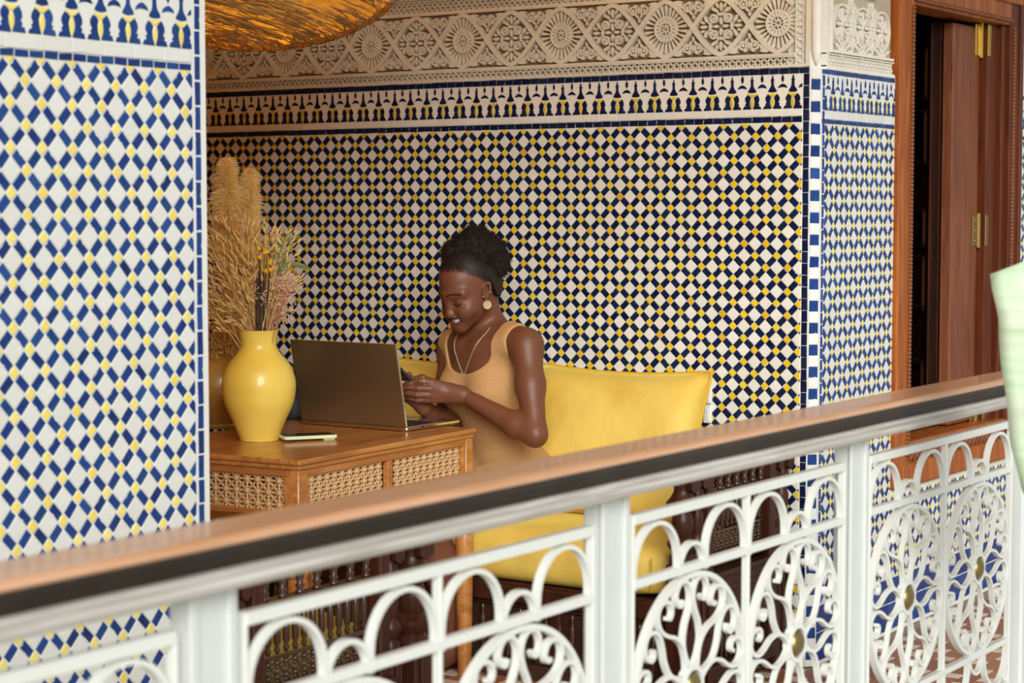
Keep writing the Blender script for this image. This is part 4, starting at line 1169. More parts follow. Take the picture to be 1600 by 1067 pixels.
# ---------------------------------------------------------------- balustrade
RY = 1.455
bal = thing('balustrade', 'white scrollwork iron balustrade with a polished wooden handrail in front', 'balustrade', (0, RY, 0))
hx0, hx1 = -.3, 4.12
def hprof(pts): return Matrix(((0, 0, 1, 0), (1, 0, 0, 0), (0, 1, 0, 0), (0, 0, 0, 1)))
HP = hprof(None)
hr = MB().prism([(.047, .990), (.049, 1.000), (.045, 1.0045), (.032, 1.006), (-.030, 1.006), (-.040, 1.0050), (-.0455, 1.0015), (-.046, .998), (-.042, .9945), (.045, .990)], hx0, hx1, HP)
hro = hr.obj('handrail', 'wood_rail', bal)
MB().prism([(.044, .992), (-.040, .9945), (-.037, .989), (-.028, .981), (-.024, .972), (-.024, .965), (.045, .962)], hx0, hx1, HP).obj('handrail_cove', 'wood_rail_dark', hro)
MB().prism([(.045, .967), (-.026, .967), (-.031, .9655), (-.032, .962), (-.031, .9595), (-.036, .9575), (-.038, .953), (-.036, .948), (-.031, .9435), (-.022, .941), (.042, .941)], hx0, hx1, HP).obj('handrail_bead', 'wood_rail_bead', hro)
PER, HALF, BT, BD = .845, .367, .0064, .0150
def bar(u0, u1, v0, v1, d=BD, e=0): return MB().box(u0, u1, e, d - e, v0, v1, .0012)
EPS = .0016
def plane(path, t=BT, closed=False, d=BD, taper=None, EPS=.0016):
    # ribbon in the panel's own plane: (u, v) -> (u, depth, v)
    return MB().strip(path, t, EPS, d - EPS, closed, Matrix(((1, 0, 0, 0), (0, 0, 1, 0), (0, 1, 0, 0), (0, 0, 0, 1))), taper)
CR = .178; CZ = .616
ringM = plane(arc(0, 0, CR - .004, 0, 354, 59), .008, True, EPS=.0010).mesh('ring', 'iron_white', True, 40)
PET = [(.030, .005), (.046, .018), (.070, .027), (.096, .0225), (.116, .0115), (.134, .0050), (.150, .0060), (.163, .0150), (.1675, .0290), (.1610, .0430), (.1470, .0500), (.1330, .0455), (.1300, .0345), (.1380, .0290)]
def petal(sg):
    p = spline([(r, sg * t) for r, t in PET], 4)
    return plane(p, .0058, EPS=.0024 if sg > 0 else .0030)
petM = [petal(1).mesh('petal', 'iron_white', True, 45), petal(-1).mesh('petal', 'iron_white', True, 45)]
def turnY(a): return Matrix(((cos(a), 0, -sin(a), 0), (0, 1, 0, 0), (sin(a), 0, cos(a), 0), (0, 0, 0, 1)))
hubM = plane(arc(0, 0, .029, 0, 345, 23), .007, True, BD, EPS=.0004).mesh('hub', 'iron_white', True, 40)
bossM = MB().lathe([(.024, -.010), (.022, .004), (.015, .010), (.005, .012)], 20, Matrix.Rotation(pi / 2, 4, 'X') @ Matrix.Translation((0, 0, -.006))).mesh('boss', 'brass', True)
AW = .070
archM = plane([(-AW + .003, -.012)] + arc(0, .012, AW - .003, 180, 0, 16) + [(AW - .003, -.012)], BT).mesh('arch', 'iron_white', True, 45)
sarchM = plane([(-.040, -.012)] + arc(0, -.006, .040, 180, 0, 12) + [(.040, -.012)], BT).mesh('arch', 'iron_white', True, 45)
def panel(xl):
    p = put('railing_panel', MB().box(0, 2 * HALF, 0, BD, .890, .905, .001).mesh('railing_panel', 'iron_white'), bal, Matrix.Translation((xl, 0, 0)))
    def sub(name, mb): return mb.obj(name, 'iron_white', p)
    sub('rail', bar(0, 2 * HALF, .795, .808)); sub('rail', bar(0, 2 * HALF, .430, .442)); sub('rail', bar(0, 2 * HALF, .336, .348)); sub('rail', bar(0, 2 * HALF, .06, .075))
    for u in (0, HALF, 2 * HALF): sub('stile', bar(u - BT / 2, u + BT / 2, .04, .9, e=.0008))
    for u in np.linspace(.0, 2 * HALF, 13)[1:-1]:
        if abs(u - HALF) > .02: sub('lower_bar', bar(u - .004, u + .004, .07, .34, e=.0008))
    for h in (0, 1):
        c = (h + .5) * HALF
        T = lambda u, v: Matrix.Translation((u, 0, v))
        put('ring', ringM, p, T(c, CZ)); put('hub', hubM, p, T(c, CZ)); put('boss', bossM, p, T(c, CZ))
        for k in range(8):
            for m_ in petM: put('petal', m_, p, T(c, CZ) @ turnY(radians(90 + 45 * k)))
        for s in (-1, 1):
            put('arch', archM, p, T(c + s * (HALF / 2 - AW - .003), .805)); put('arch', archM, p, T(c + s * (HALF / 2 - AW - .003), .432) @ Matrix.Diagonal((1, 1, -1, 1)))
        put('arch', sarchM, p, T(c, .805)); put('arch', sarchM, p, T(c, .432) @ Matrix.Diagonal((1, 1, -1, 1)))
P3 = 3.331
for k in (-3, -2, -1, 0): panel(P3 + k * PER)
for k in (-2, -1, 0):
    x = P3 + k * PER - (PER - 2 * HALF)
    pm = MB().box(x + .022, x + .089, .003, .034, 0, .945, .003).box(x + .018, x + .032, -.003, .004, 0, .945, .0015).box(x + .079, x + .093, -.003, .004, 0, .945, .0015)
    pm.obj('post', 'post_white', bal)
pm = MB().box(P3 + 2 * HALF + .015, P3 + 2 * HALF + .30, -.02, .015, 0, .945, .006).obj('post', 'post_white', bal)
# ---------------------------------------------------------------- big leaf in front
leaf = thing('banana_leaf', 'large pale green leaf cutting into the right edge in front of the handrail', 'leaf', (3.35, 1.10, -.2))
def leafpt(s, t):
    """s across (-1 left edge .. 1), t 0 foot .. 1 tip; blade of a broad leaf seen nearly flat on"""
    z = .745 + t * .495
    left = [(0, .12), (.28, .055), (.42, .039), (.674, .021), (.85, .0127), (.95, .002), (1.0, .0)]
    for a in range(len(left) - 1):
        if left[a][0] <= t <= left[a + 1][0]:
            f = (t - left[a][0]) / (left[a + 1][0] - left[a][0]); l = left[a][1] + (left[a + 1][1] - left[a][1]) * f; break
    x = l + (s + 1) / 2 * .17
    return RT * x + UP * (z + .075 * (s + 1) / 2) + FW * (.03 * s * s - .03 + .006 * sin(22 * t + 2 * s))
na_, nt_ = 10, 40
c0 = Vector((3.182, 1.182, .002)) - leaf.location
vs = [c0 + leafpt(-1 + 2 * i / na_, j / nt_) for j in range(nt_ + 1) for i in range(na_ + 1)]
vs = [Vector((v.x, v.y, v.z)) for v in vs]
fs = [(j * (na_ + 1) + i, j * (na_ + 1) + i + 1, (j + 1) * (na_ + 1) + i + 1, (j + 1) * (na_ + 1) + i) for j in range(nt_) for i in range(na_)]
lo = MB().add(vs, fs).obj('blade', 'blind_leaf', leaf, True)
md = lo.modifiers.new('thick', 'SOLIDIFY'); md.thickness = .0015
MB().tube([c0 + leafpt(.1, 0) - UP * .95, c0 + leafpt(.1, 0), c0 + leafpt(.1, .5), c0 + leafpt(.1, .97)], [.014, .010, .006, .002], 8).obj('midrib', 'blind_leaf', leaf, True)
# straw bits on the floor
st = tag(MB().tube(spline([(4.36, 3.16, .004), (4.40, 3.14, .022), (4.44, 3.16, .008), (4.47, 3.13, .004)], 4), .0018, 5).tube(spline([(4.38, 3.18, .004), (4.42, 3.17, .03), (4.45, 3.12, .004)], 4), .0015, 5).obj('straw_wisp', 'straw_pale'), 'loose wisp of straw lying on the floor by the table leg', 'straw')

# ---------------------------------------------------------------- the person (one continuous body grown from a distance field)
def V(*a): return np.array(a, dtype=np.float64)
def axis_samples(a, b, fine, hf, hc):
    """grid lines from a to b: spacing hf inside the fine intervals, growing to hc elsewhere"""
    xs = [a]
    while xs[-1] < b:
        x = xs[-1]
        d = min([0 if p <= x <= q else (p - x if x < p else x - q) for p, q in fine])
        xs.append(x + min(hc, hf + d * .35))
    return np.array(xs)
class Field:
    def __init__(s, xs, ys, zs):
        s.ax = (xs, ys, zs); s.D = np.full((len(xs), len(ys), len(zs)), .5, np.float32)
    def sl(s, lo, hi):
        r = []
        for a, l, h in zip(s.ax, lo, hi):
            i, j = np.searchsorted(a, l), np.searchsorted(a, h)
            r.append(slice(max(i - 2, 0), min(j + 2, len(a))))
        return tuple(r)
    def pts(s, sl): return np.meshgrid(*[a[q] for a, q in zip(s.ax, sl)], indexing='ij')
    def put(s, lo, hi, fn, k, op):
        pad = k + .012
        sl = s.sl(np.array(lo) - pad, np.array(hi) + pad)
        if any(q.stop <= q.start for q in sl): return
        d = fn(*s.pts(sl)).astype(np.float32); a = s.D[sl]
        if op == 'u':
            h = np.maximum(k - np.abs(a - d), 0) / k if k else 0
            s.D[sl] = np.minimum(a, d) - h * h * k / 4
        else:
            d = -d; h = np.maximum(k - np.abs(a - d), 0) / k if k else 0
            s.D[sl] = np.maximum(a, d) + h * h * k / 4
    def cap(s, a, b, ra, rb, k=.01, op='u'):
        a, b = np.array(a, float), np.array(b, float); ab = b - a; L = max(ab @ ab, 1e-12)
        def fn(x, y, z):
            t = np.clip(((x - a[0]) * ab[0] + (y - a[1]) * ab[1] + (z - a[2]) * ab[2]) / L, 0, 1)
            return np.sqrt((x - a[0] - ab[0] * t) ** 2 + (y - a[1] - ab[1] * t) ** 2 + (z - a[2] - ab[2] * t) ** 2) - (ra + (rb - ra) * t)
        r = max(ra, rb); s.put(np.minimum(a, b) - r, np.maximum(a, b) + r, fn, k, op)
    def chain(s, P, R, k=.01, op='u'):
        for i in range(len(P) - 1): s.cap(P[i], P[i + 1], R[i], R[i + 1], k, op)
    def ell(s, c, B, rad, k=.01, op='u'):
        """ellipsoid: B rows are its unit axes"""
        c = np.array(c, float); B = np.array(B, float); rad = np.array(rad, float)
        def fn(x, y, z):
            q = [((x - c[0]) * B[i][0] + (y - c[1]) * B[i][1] + (z - c[2]) * B[i][2]) for i in range(3)]
            k0 = np.sqrt(sum((q[i] / rad[i]) ** 2 for i in range(3))); k1 = np.sqrt(sum((q[i] / rad[i] ** 2) ** 2 for i in range(3)))
            return k0 * (k0 - 1) / np.maximum(k1, 1e-6)
        ext = np.sqrt(sum((B[i] * rad[i]) ** 2 for i in range(3)))
        s.put(c - ext, c + ext, fn, k, op)
    def surface(s):
        D = s.D; neg = D < 0
        n = [neg[i:neg.shape[0] - 1 + i, j:neg.shape[1] - 1 + j, l:neg.shape[2] - 1 + l] for i in (0, 1) for j in (0, 1) for l in (0, 1)]
        cnt = sum(q.astype(np.int8) for q in n)
        act = (cnt > 0) & (cnt < 8)
        I = np.argwhere(act); vid = np.full(act.shape, -1, np.int32); vid[act] = np.arange(len(I))
        X = [a for a in s.ax]
        acc = np.zeros((len(I), 3)); num = np.zeros(len(I))
        corners = [(i, j, l) for i in (0, 1) for j in (0, 1) for l in (0, 1)]
        val = {c: D[I[:, 0] + c[0], I[:, 1] + c[1], I[:, 2] + c[2]] for c in corners}
        pos = {c: np.stack([X[m][I[:, m] + c[m]] for m in range(3)], 1) for c in corners}
        for c in corners:
            for m in range(3):
                if c[m] == 0:
                    e = list(c); e[m] = 1; e = tuple(e)
                    a, b = val[c], val[e]; w = (a < 0) != (b < 0)
                    t = np.where(w, a / np.where(w, a - b, 1), 0)[:, None]
                    acc += np.where(w[:, None], pos[c] + (pos[e] - pos[c]) * t, 0); num += w
        vs = acc / num[:, None]
        faces = []
        for m in range(3):
            o1, o2 = [(1, 2), (2, 0), (0, 1)][m]
            lo = [slice(None)] * 3; hi = [slice(None)] * 3
            lo[m] = slice(0, -1); hi[m] = slice(1, None)
            ch = neg[tuple(lo)] != neg[tuple(hi)]
            E = np.argwhere(ch)
            ok = (E[:, o1] > 0) & (E[:, o2] > 0) & (E[:, o1] < act.shape[o1]) & (E[:, o2] < act.shape[o2]) & (E[:, m] < act.shape[m])
            E = E[ok]
            def cell(d1, d2):
                q = E.copy(); q[:, o1] -= d1; q[:, o2] -= d2; return vid[q[:, 0], q[:, 1], q[:, 2]]
            Q = np.stack([cell(1, 1), cell(0, 1), cell(0, 0), cell(1, 0)], 1)
            inside = neg[E[:, 0], E[:, 1], E[:, 2]]
            Q[~inside] = Q[~inside][:, ::-1]
            faces.append(Q)
        F = np.concatenate(faces); F = F[(F >= 0).all(1)]
        return vs, F
def np_mesh(name, vs, F, m, relax=2):
    # gentle smoothing over edge neighbours
    E = np.concatenate([F[:, [0, 1]], F[:, [1, 2]], F[:, [2, 3]], F[:, [3, 0]]])
    for _ in range(relax):
        s = np.zeros_like(vs); c = np.zeros(len(vs))
        for a, b in ((0, 1), (1, 0)):
            for d in range(3): s[:, d] += np.bincount(E[:, a], vs[E[:, b], d], len(vs))
            c += np.bincount(E[:, a], minlength=len(vs))
        vs = vs * .5 + .5 * s / np.maximum(c, 1)[:, None]
    me = bpy.data.meshes.new(name)
    me.vertices.add(len(vs)); me.vertices.foreach_set('co', vs.astype(np.float32).ravel())
    me.loops.add(F.size); me.loops.foreach_set('vertex_index', F.astype(np.int32).ravel())
    me.polygons.add(len(F)); me.polygons.foreach_set('loop_start', np.arange(0, F.size, 4, dtype=np.int32))
    me.update(calc_edges=True); me.validate()
    me.polygons.foreach_set('use_smooth', [True] * len(me.polygons))
    me.materials.append(MATS[m])
    return me, vs

nv = lambda v: np.array(v[:], float)
rt, fw, up = nv(RT), nv(FW), V(0, 0, 1)
PSH = V(0, 0, 0)
# joints
Lsh, Lel, Lwr = V(4.856, 3.213, .950), V(4.781, 3.132, .700), V(4.759, 3.372, .806)
Rsh, Rel, Rwr = V(4.932, 3.530, .924), V(4.885, 3.520, .690), V(4.728, 3.492, .764)
Pel, Che = V(5.005, 3.372, .500), V(4.918, 3.387, .835)
fb = V(-.973, .23, 0); lb = V(-.23, -.973, 0)
def Bd(l, f, z):
    t = (z - .5) / .335
    t = min(t, 1.35)
    return Pel + (Che - Pel) * V(1, 1, 0) * t + lb * l + fb * f + up * (z - Pel[2])
# head frame
hyaw, hpit, hroll = radians(50), radians(24), radians(1)
Hc = V(4.841, 3.401, 1.111)
hf = -fw * cos(hyaw) - rt * sin(hyaw)
hl = np.cross(up, hf)
F_ = hf * cos(hpit) - up * sin(hpit); U_ = up * cos(hpit) + hf * sin(hpit); L_ = hl
L_, U_ = L_ * cos(hroll) + U_ * sin(hroll), U_ * cos(hroll) - L_ * sin(hroll)
HB = np.array([F_, L_, U_])
def Hd(f, l, u): return Hc + F_ * f + L_ * l + U_ * u

head_lo, head_hi = Hc - .145, Hc + .15
hand_lo, hand_hi = V(4.60, 3.34, .745), V(4.80, 3.56, .885)
xs = axis_samples(4.30, 5.22, [(Hc[0] - .13, Hc[0] + .12), (4.62, 4.80)], .0023, .0085)
ys = axis_samples(3.02, 3.70, [(Hc[1] - .12, Hc[1] + .12), (3.36, 3.55)], .0023, .0085)
zs = axis_samples(-.01, 1.28, [(Hc[2] - .135, Hc[2] + .135), (.765, .870)], .0023, .0085)
FD = Field(xs, ys, zs)
bodyB = np.array([lb, fb, up])
# torso first: the dress is grown from the same field
FD.ell(Bd(0, -.005, .845), bodyB, (.135, .092, .17), .03)
FD.ell(Bd(0, 0, .66), bodyB, (.108, .082, .13), .06)
FD.ell(Bd(0, -.015, .530), bodyB, (.168, .118, .110), .07)
for s in (1, -1):
    FD.ell(Bd(s * .066, .070, .812), bodyB, (.060, .052, .058), .045)
    hip, knee = Bd(s * .095, .02, .515), Bd(s * .095, .44, .500)
    FD.cap(hip, knee, .090, .062, .05)
# shoulders, neck
nb = V(4.925, 3.392, .985)
for J, s in ((Lsh, 1), (Rsh, -1)):
    FD.cap(Bd(s * .06, -.01, .945), J, .045, .046, .04)
    FD.cap(nb + V(0, 0, .005), J * .72 + nb * .28 + V(0, 0, .012), .034, .030, .045)
FD.cap(nb + V(.0, 0, -.03), Hd(-.030, 0, -.055), .053, .044, .026)
FD.ell(Bd(0, .020, .915), bodyB, (.095, .058, .060), .05)
for s in (1, -1):          # collar bones
    FD.cap(Bd(s * .040, .050, .940), Bd(s * .13, .022, .958), .008, .008, .04)
DRESS0 = FD.D.copy()
# arms
FD.chain([Lsh, Lsh * .55 + Lel * .45, Lel], [.0475, .040, .0335], .03)
FD.chain([Lel, Lel * .72 + Lwr * .28 + V(.004, -.002, -.006), Lwr], [.0345, .0365, .0195], .02)
FD.chain([Rsh, Rsh * .55 + Rel * .45, Rel], [.0475, .040, .034], .03)
FD.chain([Rel, Rel * .72 + Rwr * .28, Rwr], [.0345, .0365, .0215], .02)
# shins and feet
for s in (1, -1):
    knee, ank = Bd(s * .095, .44, .500), Bd(s * .085, .40, .085)
    FD.chain([knee, knee * .6 + ank * .4 - fb * .02, ank], [.058, .052, .033], .03)
    FD.chain([ank + V(0, 0, -.03), ank + fb * .10 + V(0, 0, -.055), ank + fb * .17 + V(0, 0, -.065)], [.036, .030, .020], .03)
# head
FD.ell(Hd(-.008, 0, .036), HB, (.098, .073, .090), .03)
FD.ell(Hd(.030, 0, -.026), HB, (.064, .055, .066), .03)
FD.cap(Hd(.016, .038, -.044), Hd(.078, .010, -.081), .015, .0150, .026)
FD.cap(Hd(.016, -.038, -.044), Hd(.078, -.010, -.081), .015, .0150, .026)
FD.cap(Hd(.084, -.005, -.081), Hd(.084, .005, -.081), .0150, .0150, .02)
for s in (1, -1):
    FD.cap(Hd(.058, s * .043, -.030), Hd(.070, s * .034, -.036), .022, .020, .028)      # smiling cheeks
    FD.cap(Hd(.083, s * .014, .020), Hd(.066, s * .048, .020), .013, .011, .02)         # brow
    FD.cap(Hd(.101, s * .032, -.002), Hd(.099, s * .034, -.003), .013, .013, .014, 'd') # socket
    FD.ell(Hd(.0735, s * .0325, -.004), HB, (.0155, .0175, .0145), .005)                # lidded eye
    FD.ell(Hd(.090, s * .0155, -.0385), HB, (.012, .0085, .0085), .008)                 # wing of the nose
FD.chain([Hd(.087, 0, .018), Hd(.091, 0, -.004), Hd(.101, 0, -.028)], [.0105, .0095, .0115], .012)
FD.ell(Hd(.100, 0, -.034), HB, (.0130, .0130, .0115), .008)
for s in (1, -1): FD.ell(Hd(.097, s * .0075, -.0455), HB, (.005, .004, .004), .003, 'd')
# mouth: an open smile between two lips
def mouth(t, f0, u0, curve, w=.031, back=.012): return Hd(f0 - back * t * t, w * t, u0 + curve * t * t)
T = np.linspace(-1, 1, 11)
FD.ell(Hd(.070, 0, -.060), HB, (.024, .036, .026), .02)
MU = -.0585
for s in (1, -1): FD.cap(Hd(.070, s * .041, -.036), Hd(.073, s * .036, -.038), .016, .016, .022)
FD.chain([mouth(t, .0930, MU - .0015, .0215, .0375) for t in T], [.0026 + .0062 * (1 - t ** 4) for t in T], .003, 'd')
FD.chain([mouth(t, .0905 - .0012 * math.exp(-(t / .15) ** 2), MU + .0092 - .0014 * math.exp(-(t / .15) ** 2), .0140, .039) for t in T], [.0016 + .0026 * (1 - t * t) for t in T], .0035)
FD.chain([mouth(t, .0895, MU - .0130, .0285, .038) for t in T], [.0016 + .0044 * (1 - t * t) for t in T], .0035)
# ears
for s in (1, -1):
    E = lambda f, u, o=0: Hd(f + .007 - .42 * u, s * (.070 + o), u)
    Ue = U_ * .922 - F_ * .387; Fe = F_ * .922 + U_ * .387
    FD.ell(E(-.008, -.006, -.001), np.array([Fe * .94 + L_ * s * .34, L_ * s * .94 - Fe * .34, Ue]), (.015, .0075, .022), .008)
    rim = [E(.004, -.006, .004), E(.006, .012, .005), E(-.002, .020, .008), E(-.014, .016, .012), E(-.017, .002, .012), E(-.012, -.012, .008)]
    FD.ell(E(-.006, -.001, .009), np.array([Fe, L_, Ue]), (.0095, .008, .0145), .004, 'd')
    FD.chain(rim, [.0036, .0036, .0042, .0044, .0040, .0036], .003)
    FD.ell(E(-.005, -.019, .003), HB, (.0080, .0055, .009), .006)
    FD.cap(E(.0, -.002, .004), E(-.007, -.012, .006), .003, .003, .004)
# hands around a phone: camera-side axes a = right, h = up, d = away
def Q(r, h, d): return V(4.690, 3.430, .815) + rt * r + up * h + fw * d
HAND_TIPS = []
def finger(P, R, k=.003):
    FD.chain(P, R, k); HAND_TIPS.append((P[-1], P[-2]))
# left hand: back of the hand to the camera, fingers pointing left
wq = Lwr
kn = [Q(-.002, .030, -.012), Q(-.006, .012, -.018), Q(-.012, -.006, -.016), Q(-.019, -.021, -.010)]
for i, k_ in enumerate(kn):
    FD.cap(wq + up * (.010 - .007 * i) + fw * (-.004), k_, .0150, .0116 - .0006 * i, .010)
FD.cap(wq, (wq + kn[1]) / 2, .0185, .0185, .014)
finger([kn[0], kn[0] + rt * -.034 + up * .004 + fw * -.004, kn[0] + rt * -.062 + up * -.001 + fw * .004, kn[0] + rt * -.082 + up * -.003 + fw * .010], [.0108, .0095, .0086, .0070])
finger([kn[1], kn[1] + rt * -.036 + up * .002 + fw * -.008, kn[1] + rt * -.064 + up * .003 + fw * .000, kn[1] + rt * -.082 + up * .003 + fw * .012], [.0108, .0096, .0088, .0072])
finger([kn[2], kn[2] + rt * -.034 + up * .000 + fw * -.008, kn[2] + rt * -.060 + up * .003 + fw * .001, kn[2] + rt * -.075 + up * .004 + fw * .013], [.0102, .0092, .0084, .0070])
finger([kn[3], kn[3] + rt * -.026 + up * -.001 + fw * -.006, kn[3] + rt * -.046 + up * .003 + fw * .001, kn[3] + rt * -.060 + up * .005 + fw * .011], [.0092, .0082, .0074, .0062])
finger([wq + fw * .012 + up * .006, Q(-.004, .026, .026), Q(-.034, .040, .030), Q(-.058, .036, .030)], [.0155, .0125, .0105, .0078], .006)
# right hand: palm under the phone, behind and below
wr = Rwr
kr = [Q(-.066, .006, .050), Q(-.074, -.006, .040), Q(-.078, -.014, .028), Q(-.078, -.020, .014)]
for i, k_ in enumerate(kr): FD.cap(wr + fw * (.012 - .008 * i) + up * .002, k_, .0165, .0118, .012)
FD.cap(wr, (wr + kr[1]) / 2, .021, .019, .014)
for i, k_ in enumerate(kr):
    L0 = (.040, .042, .038, .030)[i]
    finger([k_, k_ + rt * -.012 + up * .020 + fw * -.02, k_ + rt * -.004 + up * .034 + fw * -.036, k_ + rt * .008 + up * .036 + fw * -.044], [.0104, .0094, .0084, .0068])
finger([wr + up * .010 + fw * .010, Q(-.060, .010, .060), Q(-.070, .032, .052), Q(-.072, .050, .040)], [.0155, .0125, .0105, .0078], .006)
vs, Fq = FD.surface()
me, vs = np_mesh('person', vs, Fq, 'skin', 2)
# skin tone by place on the body: lips, brows, nails, palms
q = vs - Hc; lf_, ll_, lu_ = q @ F_, q @ L_, q @ U_
base = V(.160, .056, .026)
colr = np.tile(base, (len(vs), 1))
def blend(w, c):
    global colr
    w = np.clip(w, 0, 1)[:, None]; colr = colr * (1 - w) + np.array(c) * w
tt = ll_ / .039
du = lu_ - (MU + .0205 * tt * tt)
inm = (np.abs(tt) < 1.0) & (lf_ > .055)
blend(inm * np.clip((.0165 - np.abs(du)) / .004, 0, 1) * .75, (.15, .040, .036))
blend(inm * (lf_ < .0885 - .012 * tt * tt) * (np.abs(du) < .008), (.02, .006, .006))
for s in (1, -1):
    t = (ll_ * s - .033) / .022
    w = (np.abs(t) < 1) * (lf_ > .05) * np.clip(1.5 - np.abs(lu_ - (.0265 - .003 * t - .005 * t * t)) / .0030, 0, 1)
    blend(w * .92, (.012, .007, .006))
    # closed lid line
    w = (np.abs(ll_ * s - .0325) < .017) * (lf_ > .05) * np.clip(1.3 - np.abs(lu_ - (-.0105 + 22 * (ll_ * s - .0325) ** 2)) / .0026, 0, 1)
    blend(w * .9, (.010, .006, .005))
    w = (np.abs(ll_ * s - .0325) < .019) * (lf_ > .05) * np.clip(1 - np.abs(lu_ - (.006 - 14 * (ll_ * s - .0325) ** 2)) / .0022, 0, 1)
    blend(w * .5, (.05, .02, .014))
hair_line = np.interp(lf_, [-.12, -.06, -.035, -.022, .002, .012, .03, .055, .075, .1], [-.075, -.065, -.045, .018, .037, .056, .069, .090, .097, .098])
wc = np.clip((lu_ - hair_line + .006 + .004 * np.sin(ll_ * 260) * np.sin(lf_ * 310)) / .026, 0, 1) * (np.abs(q).max(1) < .16)
blend(wc * .9, (.012, .009, .008))
ca = me.color_attributes.new('tone', 'FLOAT_COLOR', 'POINT')
ca.data.foreach_set('color', np.concatenate([colr, np.ones((len(vs), 1))], 1).astype(np.float32).ravel())
person = tag(put('person', me), 'person in a sleeveless tan dress, sitting on the sofa and smiling at a phone', 'person')
# dress
D2 = Field(xs, ys, zs); D2.D = DRESS0 - .0065
pts_ = np.meshgrid(xs, ys, zs, indexing='ij')
zz3 = pts_[2]; cx = Pel[0] + (Che[0] - Pel[0]) * np.clip((zz3 - .5) / .335, 0, 1.35); cy = Pel[1] + (Che[1] - Pel[1]) * np.clip((zz3 - .5) / .335, 0, 1.35)
l3 = (pts_[0] - cx) * lb[0] + (pts_[1] - cy) * lb[1]; f3 = (pts_[0] - cx) * fb[0] + (pts_[1] - cy) * fb[1]
# shoulder straps need body under them: add the shoulder slabs of the dress

neck = np.sqrt((l3 / .100) ** 2 + (np.maximum(.935 - zz3, 0) / np.where(f3 > 0, .075, .045)) ** 2) - 1      # U-shaped hole above z
hole = np.where(zz3 > .935, np.abs(l3) - .100, neck * .06)
D2.D = np.maximum(D2.D, -hole.astype(np.float32))
armh = (.150 + .018 * np.clip((.965 - zz3) / .05, 0, 1) + .03 * np.clip((.86 - zz3) / .06, 0, 1) ** 2) - np.abs(l3)
armh = np.where(zz3 > .80, armh, .1)
D2.D = np.maximum(D2.D, -armh.astype(np.float32))
D2.D = np.maximum(D2.D, (.40 - zz3).astype(np.float32))
D2.D = np.maximum(D2.D, (f3 - .56).astype(np.float32) * ((zz3 < .62) & (zz3 > .40)) - .5 * (zz3 >= .62))
vs2, F2 = D2.surface()
me2, _ = np_mesh('dress', vs2, F2, 'dress_knit', 2)
put('dress', me2, person)
# slicked hair on the scalp
hx = [axis_samples(Hc[i] - .14, Hc[i] + .15, [(Hc[i] - .14, Hc[i] + .15)], .003, .003) for i in range(3)]
HF = Field(*hx)
HF.ell(Hd(-.008, 0, .036), HB, (.0995, .0775, .0915), .03); HF.ell(Hd(-.030, 0, .0), HB, (.073, .0705, .079), .03)
P3_ = np.meshgrid(*hx, indexing='ij')
qf, ql, qu = [sum((P3_[i] - Hc[i]) * A[i] for i in range(3)) for A in (F_, L_, U_)]
hl3 = np.interp(qf, [-.12, -.06, -.035, -.022, .002, .012, .03, .055, .075, .1], [-.075, -.065, -.045, .018, .037, .056, .069, .090, .097, .098])
HF.D = np.maximum(HF.D, ((hl3 + .014 - qu) * .35 + .0015 * np.sin(qf * 700 + ql * 900) + .001 * np.sin(ql * 1500)).astype(np.float32))
v3, f3_ = HF.surface()
cap_o = put('hair', np_mesh('hair', v3, f3_, 'hair_cap', 1)[0], person)
rng = np.random.default_rng(5)
def scalp(p, off):
    # push a head-local point onto the hair shell
    c = V(-.008, 0, .036); d = p - c; k = sqrt((d[0] / .0995) ** 2 + (d[1] / .0775) ** 2 + (d[2] / .0915) ** 2)
    return c + d / k * (1 + off / .09)
mb = MB()
goal = V(-.035, 0, .135)
kept = 0
while kept < 7500:
    d = rng.normal(size=3); d /= np.linalg.norm(d)
    p = scalp(V(-.008, 0, .036) + d, 0)
    line = np.interp(p[0], [-.12, -.06, -.035, -.022, .002, .012, .03, .055, .075, .1], [-.075, -.065, -.045, .018, .037, .056, .069, .090, .097, .098])
    e_ = p[2] - line
    if e_ < -.010 + .022 * rng.random() ** 2 or (e_ > .04 and rng.random() < .5): continue
    kept += 1
    g = goal - p; g /= np.linalg.norm(g); L = rng.uniform(.010, .022)
    side = np.cross(d, g); side /= max(np.linalg.norm(side), 1e-6)
    q = [scalp(p + g * L * t + side * .0012 * sin(9 * t + kept), .0004 + .0016 * sin(pi * min(1, t + .15))) for t in (0, .35, .7, 1)]
    W = [Hd(*x) for x in q]; sd = F_ * side[0] + L_ * side[1] + U_ * side[2]
    w = .00038
    mb.add([W[0] - sd * w, W[0] + sd * w, W[1] + sd * w, W[1] - sd * w, W[2] + sd * w, W[2] - sd * w, W[3]], [(0, 1, 2, 3), (3, 2, 4, 5), (5, 4, 6)])
so = mb.obj('strands', 'hair_strand', cap_o); so['kind'] = 'stuff'
